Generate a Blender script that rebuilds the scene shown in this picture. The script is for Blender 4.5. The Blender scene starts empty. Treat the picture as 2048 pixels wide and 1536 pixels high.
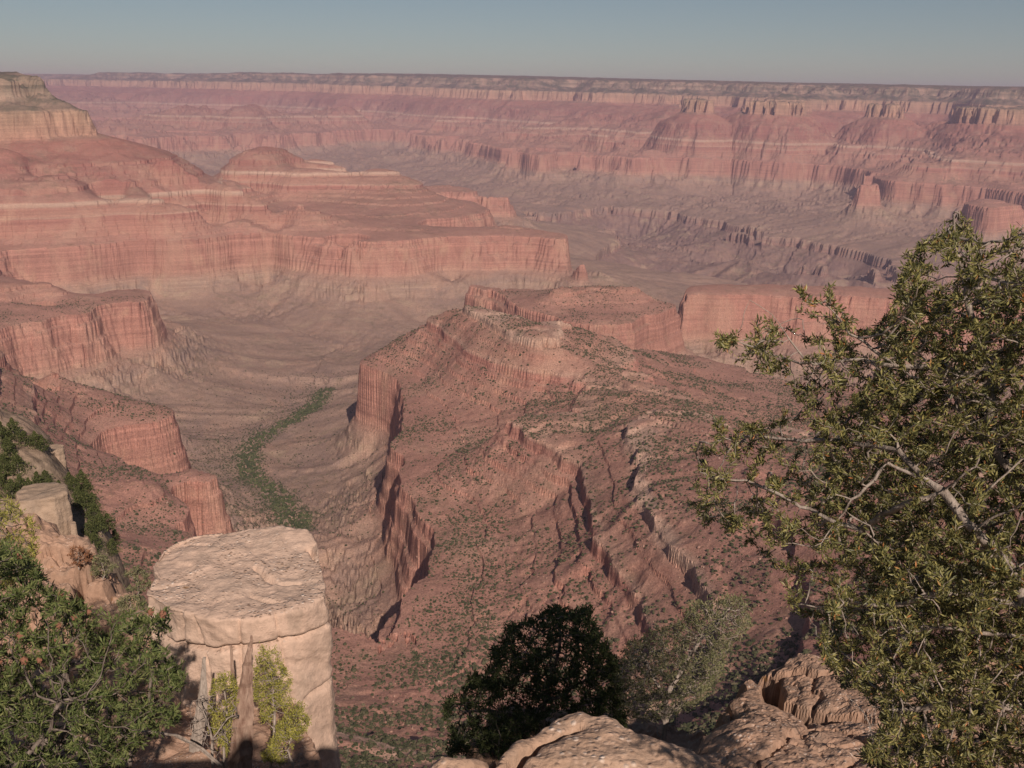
import bpy, math, random
import numpy as np
from mathutils import Matrix, Vector
R = math.radians

# ------------------------------------------------------------------ camera, light, world
W_PX, H_PX, F_PX = 2048.0, 1536.0, 1992.0
PITCH, ROLL = R(16.2), R(0.65)
_F = np.array([0.0, math.cos(PITCH), -math.sin(PITCH)])
_U0 = np.array([0.0, math.sin(PITCH), math.cos(PITCH)])
_R0 = np.array([1.0, 0.0, 0.0])
_RT = _R0 * math.cos(ROLL) + _U0 * math.sin(ROLL)
_UP = -_R0 * math.sin(ROLL) + _U0 * math.cos(ROLL)

def ray(px, py):
    """world direction of the line of sight through a point of the photograph (camera at the origin)"""
    return _F + _RT * ((px - 1024.0) / F_PX) - _UP * ((py - 768.0) / F_PX)

def at_dist(px, py, d):
    """point seen at (px, py) whose horizontal distance is d"""
    v = ray(px, py)
    return v * (d / math.hypot(v[0], v[1]))

SUN_EL, SUN_AZ = R(34.9), R(16.6)          # the sun stands behind the viewer, 16.6 degrees to the right
SUN_DIR = np.array([math.sin(SUN_AZ) * math.cos(SUN_EL), -math.cos(SUN_AZ) * math.cos(SUN_EL), math.sin(SUN_EL)])

scene = bpy.context.scene
COL = scene.collection
cam_data = bpy.data.cameras.new("camera")
cam = bpy.data.objects.new("camera", cam_data)
COL.objects.link(cam)
m = Matrix(((_RT[0], _UP[0], -_F[0], 0), (_RT[1], _UP[1], -_F[1], 0), (_RT[2], _UP[2], -_F[2], 0), (0, 0, 0, 1)))
cam.matrix_world = m
cam_data.sensor_width = 36.0
cam_data.lens = 36.0 * F_PX / W_PX
cam_data.clip_start = 0.05
cam_data.clip_end = 200000.0
scene.camera = cam

world = bpy.data.worlds.new("World")
scene.world = world
world.use_nodes = True
nt = world.node_tree
sky = nt.nodes.new("ShaderNodeTexSky")
sky.sky_type = 'NISHITA'
sky.sun_disc = False
sky.sun_elevation = SUN_EL
sky.sun_rotation = math.pi - SUN_AZ
sky.altitude = 2100.0
sky.air_density = 1.0
sky.dust_density = 1.6
sky.ozone_density = 1.0
hs = nt.nodes.new("ShaderNodeHueSaturation")
hs.inputs["Saturation"].default_value = 0.95
bg = nt.nodes["Background"]
nt.links.new(sky.outputs[0], hs.inputs["Color"])
tint = nt.nodes.new("ShaderNodeMix"); tint.data_type = 'RGBA'; tint.blend_type = 'MULTIPLY'; tint.inputs[0].default_value = 1.0
tint.inputs[7].default_value = (1.0, .99, .93, 1)          # the photograph's warm white balance
nt.links.new(hs.outputs[0], tint.inputs[6])
nt.links.new(tint.outputs[2], bg.inputs["Color"])
bg.inputs["Strength"].default_value = 0.045

sun_data = bpy.data.lights.new("sun", 'SUN')
sun_data.energy = 4.2
sun_data.angle = R(0.53)
sun_data.color = (1.0, 0.845, 0.735)
sun = bpy.data.objects.new("sun", sun_data)
COL.objects.link(sun)
sun.rotation_euler = Vector(SUN_DIR).to_track_quat('Z', 'Y').to_euler()

scene.view_settings.view_transform = 'Standard'
scene.view_settings.look = 'None'
scene.view_settings.exposure = 0.08
scene.view_settings.gamma = 1.0
scene.view_settings.use_curve_mapping = False
scene.cycles.use_denoising = True
scene.cycles.max_bounces = 6
scene.cycles.diffuse_bounces = 3
scene.cycles.glossy_bounces = 1
scene.cycles.transmission_bounces = 2
scene.cycles.volume_bounces = 1
scene.cycles.transparent_max_bounces = 8

# ------------------------------------------------------------------ small helpers
def tag(o, label=None, cat=None, group=None, kind=None):
    if label: o["label"] = label
    if cat: o["category"] = cat
    if group: o["group"] = group
    if kind: o["kind"] = kind
    return o

def build_mesh(name, verts, faces, material=None, parent=None, smooth=False):
    """verts (n,3); faces: (m,3) or (m,4) int array"""
    verts = np.ascontiguousarray(verts, dtype=np.float32)
    faces = np.ascontiguousarray(faces, dtype=np.int32)
    me = bpy.data.meshes.new(name)
    n, k = faces.shape
    me.vertices.add(len(verts)); me.vertices.foreach_set("co", verts.ravel())
    me.loops.add(n * k); me.loops.foreach_set("vertex_index", faces.ravel())
    me.polygons.add(n)
    me.polygons.foreach_set("loop_start", np.arange(0, n * k, k, dtype=np.int32))
    me.update(calc_edges=True)
    me.polygons.foreach_set("use_smooth", np.full(n, smooth, dtype=bool))
    o = bpy.data.objects.new(name, me)
    COL.objects.link(o)
    if material: me.materials.append(material)
    if parent: o.parent = parent
    return o

def _hash(ix, iy, seed):
    h = (ix.astype(np.int64) * 374761393 + iy.astype(np.int64) * 668265263 + seed * 974711) & 0xffffffff
    h = ((h ^ (h >> 13)) * 1274126177) & 0xffffffff
    h = (h ^ (h >> 16))
    return h

def pnoise(x, y, seed=0):
    """2D gradient noise, about -1..1"""
    x = np.asarray(x, dtype=np.float64); y = np.asarray(y, dtype=np.float64)
    ix = np.floor(x); iy = np.floor(y)
    fx = (x - ix).astype(np.float32); fy = (y - iy).astype(np.float32)
    ix = ix.astype(np.int64); iy = iy.astype(np.int64)
    u = fx * fx * fx * (fx * (fx * 6 - 15) + 10); v = fy * fy * fy * (fy * (fy * 6 - 15) + 10)
    def g(dx, dy):
        a = (_hash(ix + dx, iy + dy, seed) & 1023).astype(np.float32) * (2 * math.pi / 1024)
        return np.cos(a) * (fx - dx) + np.sin(a) * (fy - dy)
    a = g(0, 0); b = g(1, 0); c = g(0, 1); d = g(1, 1)
    return ((a + u * (b - a)) * (1 - v) + (c + u * (d - c)) * v) * 1.5

def fbm(x, y, oct=4, seed=0, gain=0.5):
    s = 0; a = 1.0; t = 0
    for k in range(oct):
        s = s + a * pnoise(x, y, seed + k * 17); t += a
        a *= gain; x = x * 2.03 + 5.1; y = y * 2.03 - 3.7
    return s / t

def pnoise3(p, seed=0):
    """cheap 3D noise for meshes: sum of three 2D slices"""
    a, b, c = p[:, 0], p[:, 1], p[:, 2]
    return (pnoise(a + .37 * c, b + .61 * c + 3.1, seed) + pnoise(b - .43 * a + 2.7, c + .5 * a, seed + 5) + pnoise(c + .55 * b - 1.9, a - .35 * b, seed + 9)) / 1.7

# ------------------------------------------------------------------ the canyon's rock layers
# e: smooth elevation before the layers cut it into cliffs and slopes; z: real elevation, both in metres from the viewer's eye
_tab = [(400, 110), (0, 0), (-8, -18), (-20, -34), (-26, -56), (-36, -66), (-44, -92),
        (-150, -165), (-160, -276), (-170, -284), (-370, -384)]
_e, _z = -370.0, -384.0
for k, (ec, zc, es, zs) in enumerate([(1, 8, 14, 9), (.6, 4, 19, 18), (1, 8, 14, 8), (.6, 4, 25, 22), (2.5, 17, 48.3, 38), (2, 18, 16, 12), (.6, 4, 22, 20), (2.8, 21, 9, 6), (1.2, 9, 16, 12), (.8, 7, 17.2, 13), (.8, 7, 25.8, 16), (.6, 4, 31.2, 16)]):
    _e -= ec; _z -= zc; _tab.append((_e, _z)); _e -= es; _z -= zs; _tab.append((_e, _z))
RT_E = _e                                       # rim of the great red cliff
_tab += [(_e - 1.5, _z - 22), (_e - 5, _z - 29), (_e - 8, _z - 74), (_e - 11, _z - 80), (_e - 14, _z - 108), (_e - 16.5, _z - 113), (_e - 18.5, _z - 138), (_e - 24, _z - 148), (_e - 50, _z - 178), (_e - 54, _z - 187), (_e - 85, _z - 214), (_e - 88, _z - 218),
         (-1000, -1012), (-1006, -1066), (-1060, -1110), (-1500, -1500)]
_tab = np.array(sorted(_tab))
def prof(e): return np.interp(e, _tab[:, 0], _tab[:, 1])
SAG = (-2560.0, 4720.0, 850.0, 38.0)             # the layers sag under the butte at the left
def dip(x, y): return 0.015 * np.minimum(y, 18000.0) - 0.010 * np.clip(x, -9000, 9000) - SAG[3] * np.exp(-((x - SAG[0]) ** 2 + (y - SAG[1]) ** 2) / SAG[2] ** 2)

_ctl = []
def LINE(f, pts, step=26.0):
    """the same kind of point all along a line"""
    out = [pts[0]]
    for a, b in zip(pts[:-1], pts[1:]):
        n = max(1, int(math.hypot(b[0] - a[0], (b[1] - a[1]) if f is not Q else 0) / step))
        out += [tuple(a[k] + (b[k] - a[k]) * i / n for k in range(len(a))) for i in range(1, n + 1)]
    f(*out)
def RIM(pts, back=26, front=-34, d=0.035):
    """edge of the great red cliff seen from the front: the bench behind it, the talus before it"""
    n0 = len(_ctl)
    LINE(P, [(x, y, RT_E) for x, y in pts], 34.0)
    for th, lr, e in _ctl[n0:]:
        _ctl.append((th, lr + d, RT_E + back)); _ctl.append((th, lr - d, RT_E + front))
def P(*pts):
    """layer elevation e at the place seen at (px, py): solve its distance from the layer's height"""
    for px, py, e in pts:
        v = ray(px, py); z = float(prof(e))
        t = z / (v[2] - 0.015 * v[1] + 0.010 * v[0])
        if t <= 0 or t * v[1] > 18000:
            print("bad control", px, py, e, t); continue
        _ctl.append((math.atan2(v[0], v[1]), math.log(t * math.hypot(v[0], v[1])), e))
def S(*pts):
    """(px, py, distance) of a point on a slope: solve its layer elevation"""
    for px, py, d in pts:
        v = at_dist(px, py, d)
        e = float(np.interp(v[2] - float(dip(v[0], v[1])), _tab[:, 1], _tab[:, 0]))
        _ctl.append((math.atan2(v[0], v[1]), math.log(d), e))
def Q(*pts):
    for px, d, e in pts:
        v = ray(px, 500.0)
        _ctl.append((math.atan2(v[0], v[1]), math.log(d), e))
T = RT_E
# plateau of the far rim, its edge, the pale cliff below it
for px, d in [(-300, 34000), (80, 30000), (300, 24000), (500, 20000), (700, 17500), (900, 16000), (1100, 15200), (1300, 14800), (1500, 14200), (1700, 13600), (1900, 13000), (2100, 12600), (2350, 12000)]:
    Q((px, d * 1.35, 60), (px, d, 0), (px, d * .955, -120), (px, d * .93, -158), (px, d * .90, -260))
Q((-300, 45000, 80), (400, 45000, 80), (1100, 45000, 80), (1800, 45000, 80), (2400, 45000, 80))
# far red cliff
RIM([(150, 232), (250, 231), (400, 234), (560, 238), (700, 246), (800, 256), (930, 268), (1010, 288), (1100, 303), (1250, 307), (1400, 303), (1480, 300)], d=.05)
P((1200, 255, -430), (1330, 250, -400), (1480, 255, -400), (1620, 260, -430), (900, 230, -430), (700, 215, -400), (450, 210, -380), (1800, 270, -460), (1950, 270, -430))
# pale-capped buttes before the far rim
Q((1378, 11700, -152), (1378, 11300, -165), (1330, 11500, -330), (1425, 11400, -340), (1378, 12300, -360),
  (1490, 11800, -150), (1550, 11800, -150), (1520, 11300, -170), (1445, 11700, -330), (1610, 11500, -340), (1520, 12500, -360),
  (1740, 11400, -155), (1790, 11300, -330), (1690, 11300, -340), (1740, 12100, -360), (1900, 10600, -155), (1980, 10200, -150), (2100, 10000, -140), (1840, 10500, -300))
P((1590, 318, T), (1680, 330, T), (1790, 315, T), (1850, 302, T), (1920, 330, T), (2040, 330, T))
P((1640, 350, -760), (1760, 352, -780), (1900, 352, -760), (1500, 350, -790))
P((1710, 366, T), (1800, 364, T), (1900, 368, T), (1950, 372, T), (1830, 355, -600))
P((1990, 418, T), (2048, 410, T), (2150, 400, T), (1960, 398, -600), (1900, 440, -760), (1800, 430, -790), (2030, 470, -780))
# slopes and platform across the river
P((1000, 310, -770), (1100, 345, -760), (1220, 350, -800), (1350, 360, -850), (1500, 390, -900), (1650, 400, -880), (1100, 385, -900), (1250, 395, -950),
  (900, 300, -760), (850, 330, -830), (950, 350, -900), (1700, 440, -900), (1850, 480, -900), (1600, 450, -940), (1750, 500, -950), (1900, 520, -930), (2048, 520, -900), (1450, 420, -960))
P((700, 275, -760), (560, 268, -780), (430, 262, -800), (300, 262, -820), (500, 292, -930), (330, 280, -930), (760, 310, -940), (860, 360, -990))
# river gorge
P((1060, 418, -1000), (1150, 415, -998), (1280, 420, -996), (1390, 428, -998), (1430, 470, -996), (1500, 500, -998), (1600, 530, -998), (1700, 540, -997), (1800, 548, -997), (1950, 552, -997))
P((1150, 470, -1200), (1280, 475, -1180), (1350, 500, -1150), (1450, 535, -1150), (1550, 560, -1160), (1700, 566, -1150))
Q((1000, 6600, -1150), (1250, 6000, -1300), (1450, 5650, -1300), (1650, 5550, -1300), (1900, 5500, -1300), (2200, 5400, -1300), (800, 8000, -1150), (600, 10000, -1100))
P((1250, 530, -990), (1330, 545, -975), (1400, 552, -965), (1460, 560, -985), (1560, 585, -990))
Q((1700, 4300, -960), (1900, 4300, -960), (2200, 4300, -960))
# the flat-topped butte at the left and its long spur
LINE(S, [(-150, 213, 5290), (0, 213, 5290), (132, 216, 5290)], 18)
LINE(S, [(-150, 265, 5215), (0, 265, 5215), (100, 263, 5215), (186, 263, 5230)], 18)
S((160, 240, 5290), (145, 228, 5295))
for d_, e_ in ((5355, -70), (5440, -4), (5700, 2)):
    LINE(Q, [(-150, d_, e_), (70, d_, e_)], 18)
Q((88, 5400, -50), (88, 5550, -40), (115, 5380, -100), (115, 5550, -120), (-150, 6200, 5), (0, 6100, 4), (45, 6000, 0), (100, 5900, -160), (140, 5800, -260), (160, 5700, -330), (220, 5700, -420), (260, 6200, -600), (120, 7900, -640), (250, 7900, -800), (60, 7000, -300))
LINE(S, [(186, 263, 5230), (205, 280, 5130), (225, 290, 5060), (255, 296, 5010), (330, 308, 4960), (440, 326, 4900), (470, 350, 4850), (520, 380, 4760), (560, 402, 4720), (640, 424, 4640)], 20)
LINE(S, [(-150, 300, 5010), (0, 300, 5010), (120, 300, 5010), (190, 300, 5010)], 35)
LINE(S, [(-150, 350, 4800), (0, 350, 4800), (160, 348, 4810), (300, 348, 4830), (400, 352, 4830), (440, 358, 4810)], 35)
LINE(S, [(-150, 400, 4580), (0, 400, 4580), (200, 398, 4590), (350, 400, 4610), (480, 402, 4640), (560, 425, 4570)], 35)
LINE(S, [(230, 300, 4990), (300, 420, 4500)], 30)
for k_ in (0, 1):
    LINE(Q, [(240, 5500 + 500 * k_, -470 - 120 * k_), (330, 5500 + 500 * k_, -540 - 80 * k_), (440, 5300 + 500 * k_, -560 - 60 * k_), (500, 5200 + 500 * k_, -600 - 20 * k_), (600, 5050 + 400 * k_, -620)], 30)
Q((330, 6000, -620), (440, 5800, -600), (500, 5300, -600), (440, 7200, -850), (330, 7900, -900))
RIM([(0, 438), (60, 440), (150, 445), (270, 442), (340, 447), (430, 455), (550, 466), (700, 479), (800, 479), (950, 472), (1050, 470), (1130, 478)])
P((1170, 495, T), (306, 455, T - 10), (312, 490, -690))
P((640, 425, -605), (760, 435, -615), (880, 430, -615), (1000, 450, -625))
P((200, 530, -690), (300, 505, -700), (420, 540, -720), (700, 570, -730), (560, 560, -740), (900, 575, -720), (1050, 580, -720), (1210, 545, -700), (1260, 565, -800))
Q((1120, 4700, -760), (1000, 4850, -720), (1200, 4650, -850), (1260, 4500, -900))
# the rounded red butte behind it
LINE(S, [(450, 325, 5800), (490, 304, 5880), (520, 296, 5950), (560, 290, 6000), (640, 295, 6000), (700, 312, 5950), (760, 335, 5900), (830, 358, 5800)], 22)
LINE(S, [(450, 345, 5600), (520, 332, 5780), (600, 330, 5800), (700, 340, 5790), (780, 362, 5700)], 30)
LINE(S, [(500, 372, 5500), (600, 362, 5620), (700, 364, 5650)], 30)
LINE(Q, [(450, 6200, -540), (500, 6300, -500), (560, 6400, -470), (640, 6400, -470), (700, 6350, -500), (780, 6300, -580)], 30)
RIM([(610, 390), (680, 390), (760, 386), (870, 384), (960, 382), (1015, 383)])
Q((1045, 5500, -700), (1090, 5600, -850), (560, 6800, -640), (700, 6800, -760), (850, 6600, -800), (1000, 6500, -870), (900, 4950, -700), (700, 4950, -635), (600, 4950, -615))
P((1100, 455, -800), (1170, 492, -880), (930, 435, -710))
# tributary valley
P((540, 585, -820), (545, 620, -850), (600, 660, -890), (690, 695, -925), (400, 600, -780), (300, 590, -760), (700, 640, -830), (820, 620, -800), (640, 730, -900), (760, 660, -880), (850, 640, -880))
P((640, 780, -880), (630, 820, -860), (560, 850, -835), (500, 905, -810), (495, 950, -790), (560, 1010, -765), (600, 1050, -745), (690, 800, -850))
P((650, 900, -755), (700, 960, -720), (640, 990, -745), (700, 860, -760), (670, 1100, -690))
P((450, 750, -800), (550, 790, -850), (420, 860, -810), (330, 790, -760), (300, 745, -715), (480, 700, -820), (380, 880, -760), (600, 740, -880))
# middle left: cliff spur and its slope
RIM([(-100, 680), (0, 657), (60, 645), (120, 632), (180, 622), (235, 598), (285, 607)], back=10)
P((330, 640, -662), (380, 650, -672), (350, 660, -680))
P((0, 560, -560), (95, 553, -560), (50, 600, -600), (140, 588, -615), (190, 602, -628), (0, 625, -622), (-100, 600, -580), (90, 620, -622))
P((0, 487, T), (80, 492, T), (150, 545, -700), (240, 560, -740), (420, 665, -770))
Q((60, 3300, -690), (150, 3450, -700), (-80, 3300, -660))
P((0, 680, -500), (100, 724, -545), (200, 778, -600), (290, 826, -635), (0, 760, -500), (100, 790, -560), (50, 840, -520), (160, 850, -590), (-100, 700, -450), (-100, 800, -450))
Q((0, 2250, -650), (100, 2350, -680), (200, 2350, -690), (290, 2250, -700))
RIM([(190, 868), (250, 850), (325, 842)], back=22, front=-40, d=.03)
RIM([(352, 968), (378, 960), (400, 972)], back=6, front=-36, d=.02)
P((325, 1005, -616), (318, 965, -608), (345, 1045, -655))
P((345, 850, -690), (430, 975, -710), (310, 975, -600), (180, 900, -615))
P((180, 960, -600), (250, 1000, -610), (300, 1050, -640), (420, 950, -735), (470, 1020, -720), (440, 1070, -690), (360, 1075, -665), (300, 1110, -590), (450, 1150, -640), (550, 1150, -690))
# central ridge
L1_, L2_ = -538.0, -497.0
LINE(P, [(905, 610, L2_), (940, 628, L2_), (1000, 662, L2_), (1072, 694, L2_), (1085, 690, L2_), (1138, 648, L2_)], 16)
LINE(P, [(890, 622, L2_ - 9), (1000, 676, L2_ - 9), (1078, 708, L2_ - 9), (1150, 655, L2_ - 9)], 20)
P((1085, 672, L2_ + 7), (1050, 655, L2_ + 8), (1000, 635, L2_ + 7), (950, 618, L2_ + 5), (870, 646, -540), (800, 680, -594), (740, 712, -630))
LINE(P, [(865, 655, L1_), (930, 705, L1_), (1000, 733, L1_), (1100, 758, L1_), (1180, 785, L1_)], 24)
P((880, 672, L1_ - 6), (1200, 722, L1_ + 8), (1150, 700, L2_ - 14), (1220, 690, -548))
P((1010, 850, L1_), (1060, 882, L1_), (1105, 930, L1_), (1160, 990, L1_), (1180, 1050, L1_), (1205, 1110, L1_), (1250, 1180, L1_), (1292, 1250, L1_), (1290, 1330, L1_))
P((1250, 925, L2_), (1262, 980, L2_), (1290, 1040, L2_), (1340, 1110, L2_), (1400, 1190, L2_), (1440, 1260, L2_), (1265, 860, L2_ + 2), (1300, 830, L2_))
P((722, 729, T), (770, 745, T), (806, 776, T), (812, 830, T), (800, 880, T), (785, 895, T), (806, 945, T), (815, 975, T), (850, 1030, T), (872, 1100, T), (845, 1165, T), (833, 1195, T), (845, 1250, T), (865, 1300, T))
P((700, 860, -720), (715, 800, -740), (745, 900, -700), (740, 970, -695), (745, 1080, -690), (740, 1180, -688), (760, 1270, -680), (810, 1330, -672))
P((950, 900, -612), (900, 800, -608), (850, 760, -620), (1000, 800, -578), (920, 1000, -618), (1000, 1000, -600), (1000, 1150, -602), (940, 1200, -615), (880, 900, -625), (900, 1100, -622),
  (1100, 1100, -580), (1100, 1250, -575), (1000, 1300, -598), (920, 1280, -618), (1100, 1000, -572), (1100, 880, -535), (1150, 900, -530), (1200, 860, -528), (1200, 1000, -528), (1250, 790, -522), (1180, 850, -538),
  (1300, 900, -490), (1350, 950, -478), (1450, 1050, -462), (1420, 870, -478), (1240, 1090, -530), (1320, 1180, -525), (1350, 1270, -525))
P((1300, 700, -578), (1330, 730, -585), (1400, 800, -560), (1500, 850, -560), (1600, 830, -600), (1420, 760, -625), (1700, 900, -560), (1900, 950, -500), (2048, 1000, -450))
P((1300, 760, -545), (1700, 1100, -430), (1900, 1200, -390), (1550, 1150, -450), (1450, 1330, -490), (1200, 1350, -562), (1600, 1350, -430))
P((1000, 1400, -575), (900, 1430, -585), (850, 1430, -590), (700, 1200, -690), (680, 1170, -700), (760, 1350, -625), (700, 1330, -632), (700, 1450, -570), (800, 1500, -545), (900, 1500, -540), (1000, 1500, -530), (640, 1250, -680), (1100, 1400, -560))
# mesa behind the ridge
P((928, 570, T), (970, 572, T), (1040, 582, T))
RIM([(1137, 640), (1200, 650), (1270, 642), (1320, 626), (1390, 593), (1470, 592), (1550, 591), (1620, 592), (1700, 593), (1780, 598), (1880, 602), (2000, 608), (2200, 620)], back=7, d=.045)
P((1120, 557, -545), (1200, 570, -590), (1270, 562, -560), (1350, 575, -600), (1100, 590, -610), (1200, 610, -625), (1450, 580, -632), (1550, 580, -632), (1650, 580, -632), (1750, 584, -632), (1900, 590, -632), (2050, 595, -632))
P((1400, 725, -730), (1330, 710, -720), (1500, 735, -750), (1480, 760, -760), (1600, 740, -740), (1750, 730, -720), (1250, 690, -700), (1900, 750, -720))
Q((930, 3700, -850), (1100, 4100, -850), (1280, 4100, -850), (1450, 4000, -850), (1650, 4000, -870), (1900, 4000, -870), (1000, 2700, -690), (900, 2950, -800), (1070, 2450, -670))
# steep ground near the viewer
P((0, 850, -62), (60, 880, -64), (125, 915, -68), (150, 965, -74), (200, 1010, -78), (228, 1070, -80), (240, 1110, -80), (0, 1000, -62), (100, 1050, -68), (100, 1150, -64), (200, 1160, -70), (-100, 860, -55), (-100, 1050, -60), (0, 1300, -60), (200, 1300, -62))
Q((30, 390, -210), (130, 370, -230), (170, 350, -240), (235, 310, -240), (265, 260, -220), (265, 200, -190), (300, 200, -220), (-100, 420, -200), (290, 150, -160), (340, 150, -200), (400, 200, -240), (290, 100, -80), (340, 100, -120), (30, 700, -360), (130, 600, -380), (235, 600, -400), (-100, 700, -350))
Q((400, 150, -150), (600, 150, -155), (800, 150, -155), (1100, 150, -160), (1500, 150, -160), (2000, 150, -155), (500, 300, -260), (800, 300, -280), (1100, 300, -280), (1500, 300, -250), (2000, 300, -180), (500, 500, -400), (800, 500, -400), (2300, 300, -150))
Q((0, 60, -22), (300, 60, -34), (600, 60, -34), (1000, 60, -34), (1500, 60, -34), (2000, 60, -30), (0, 25, -18), (600, 25, -20), (1000, 25, -20), (1500, 25, -20), (2100, 25, -18))

def sdf_poly(x, y, poly):
    poly = np.array(poly, dtype=float)
    d = np.full(x.shape, 1e9); s = np.ones(x.shape)
    n = len(poly)
    for i in range(n):
        a = poly[i]; b = poly[i - 1]
        ex, ey = b[0] - a[0], b[1] - a[1]
        wx, wy = x - a[0], y - a[1]
        t = np.clip((wx * ex + wy * ey) / (ex * ex + ey * ey + 1e-12), 0, 1)
        d = np.minimum(d, np.hypot(wx - t * ex, wy - t * ey))
        c1 = (a[1] > y) != (b[1] > y)
        with np.errstate(divide='ignore', invalid='ignore'):
            xi = ex * (y - a[1]) / (ey if ey else 1e-9) + a[0]
        s = np.where(c1 & (x < xi), -s, s)
    return d * s          # negative inside

def solve_rbf(pts):
    c = np.array(pts); X = c[:, :2].copy(); v = c[:, 2]
    keep = []
    for i in range(len(X)):                     # drop near-duplicates
        if all(np.hypot(*(X[i] - X[j])) > 0.004 for j in keep): keep.append(i)
    X = X[keep]; v = v[keep]
    n = len(X)
    d = np.sqrt(((X[:, None] - X[None]) ** 2).sum(-1) + 0.009 ** 2)
    A = np.zeros((n + 1, n + 1)); A[:n, :n] = -d; A[:n, n] = 1; A[n, :n] = 1
    A[:n, :n] += np.diag(np.where((X[:, 0] < -.37) & (X[:, 1] > math.log(5000)) & (X[:, 1] < math.log(6300)), .0025, .005))
    w = np.linalg.solve(A, np.concatenate([v, [0]]))
    return X, w

def eval_rbf(X, w, th, lr):
    out = np.zeros(th.shape, dtype=np.float32)
    for i in range(th.shape[0]):
        d = np.sqrt((th[i][:, None] - X[None, :, 0]) ** 2 + (lr[i][:, None] - X[None, :, 1]) ** 2 + 0.009 ** 2)
        out[i] = -(d @ w[:-1]) + w[-1]
    return out

def bilerp(A, fi, fj):
    n0, n1 = A.shape
    fi = np.clip(fi, 0, n0 - 1.001); fj = np.clip(fj, 0, n1 - 1.001)
    i = fi.astype(np.int32); j = fj.astype(np.int32)
    a = (fi - i).astype(np.float32); b = (fj - j).astype(np.float32)
    return (A[i, j] * (1 - a) + A[i + 1, j] * a) * (1 - b) + (A[i, j + 1] * (1 - a) + A[i + 1, j + 1] * a) * b

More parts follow.
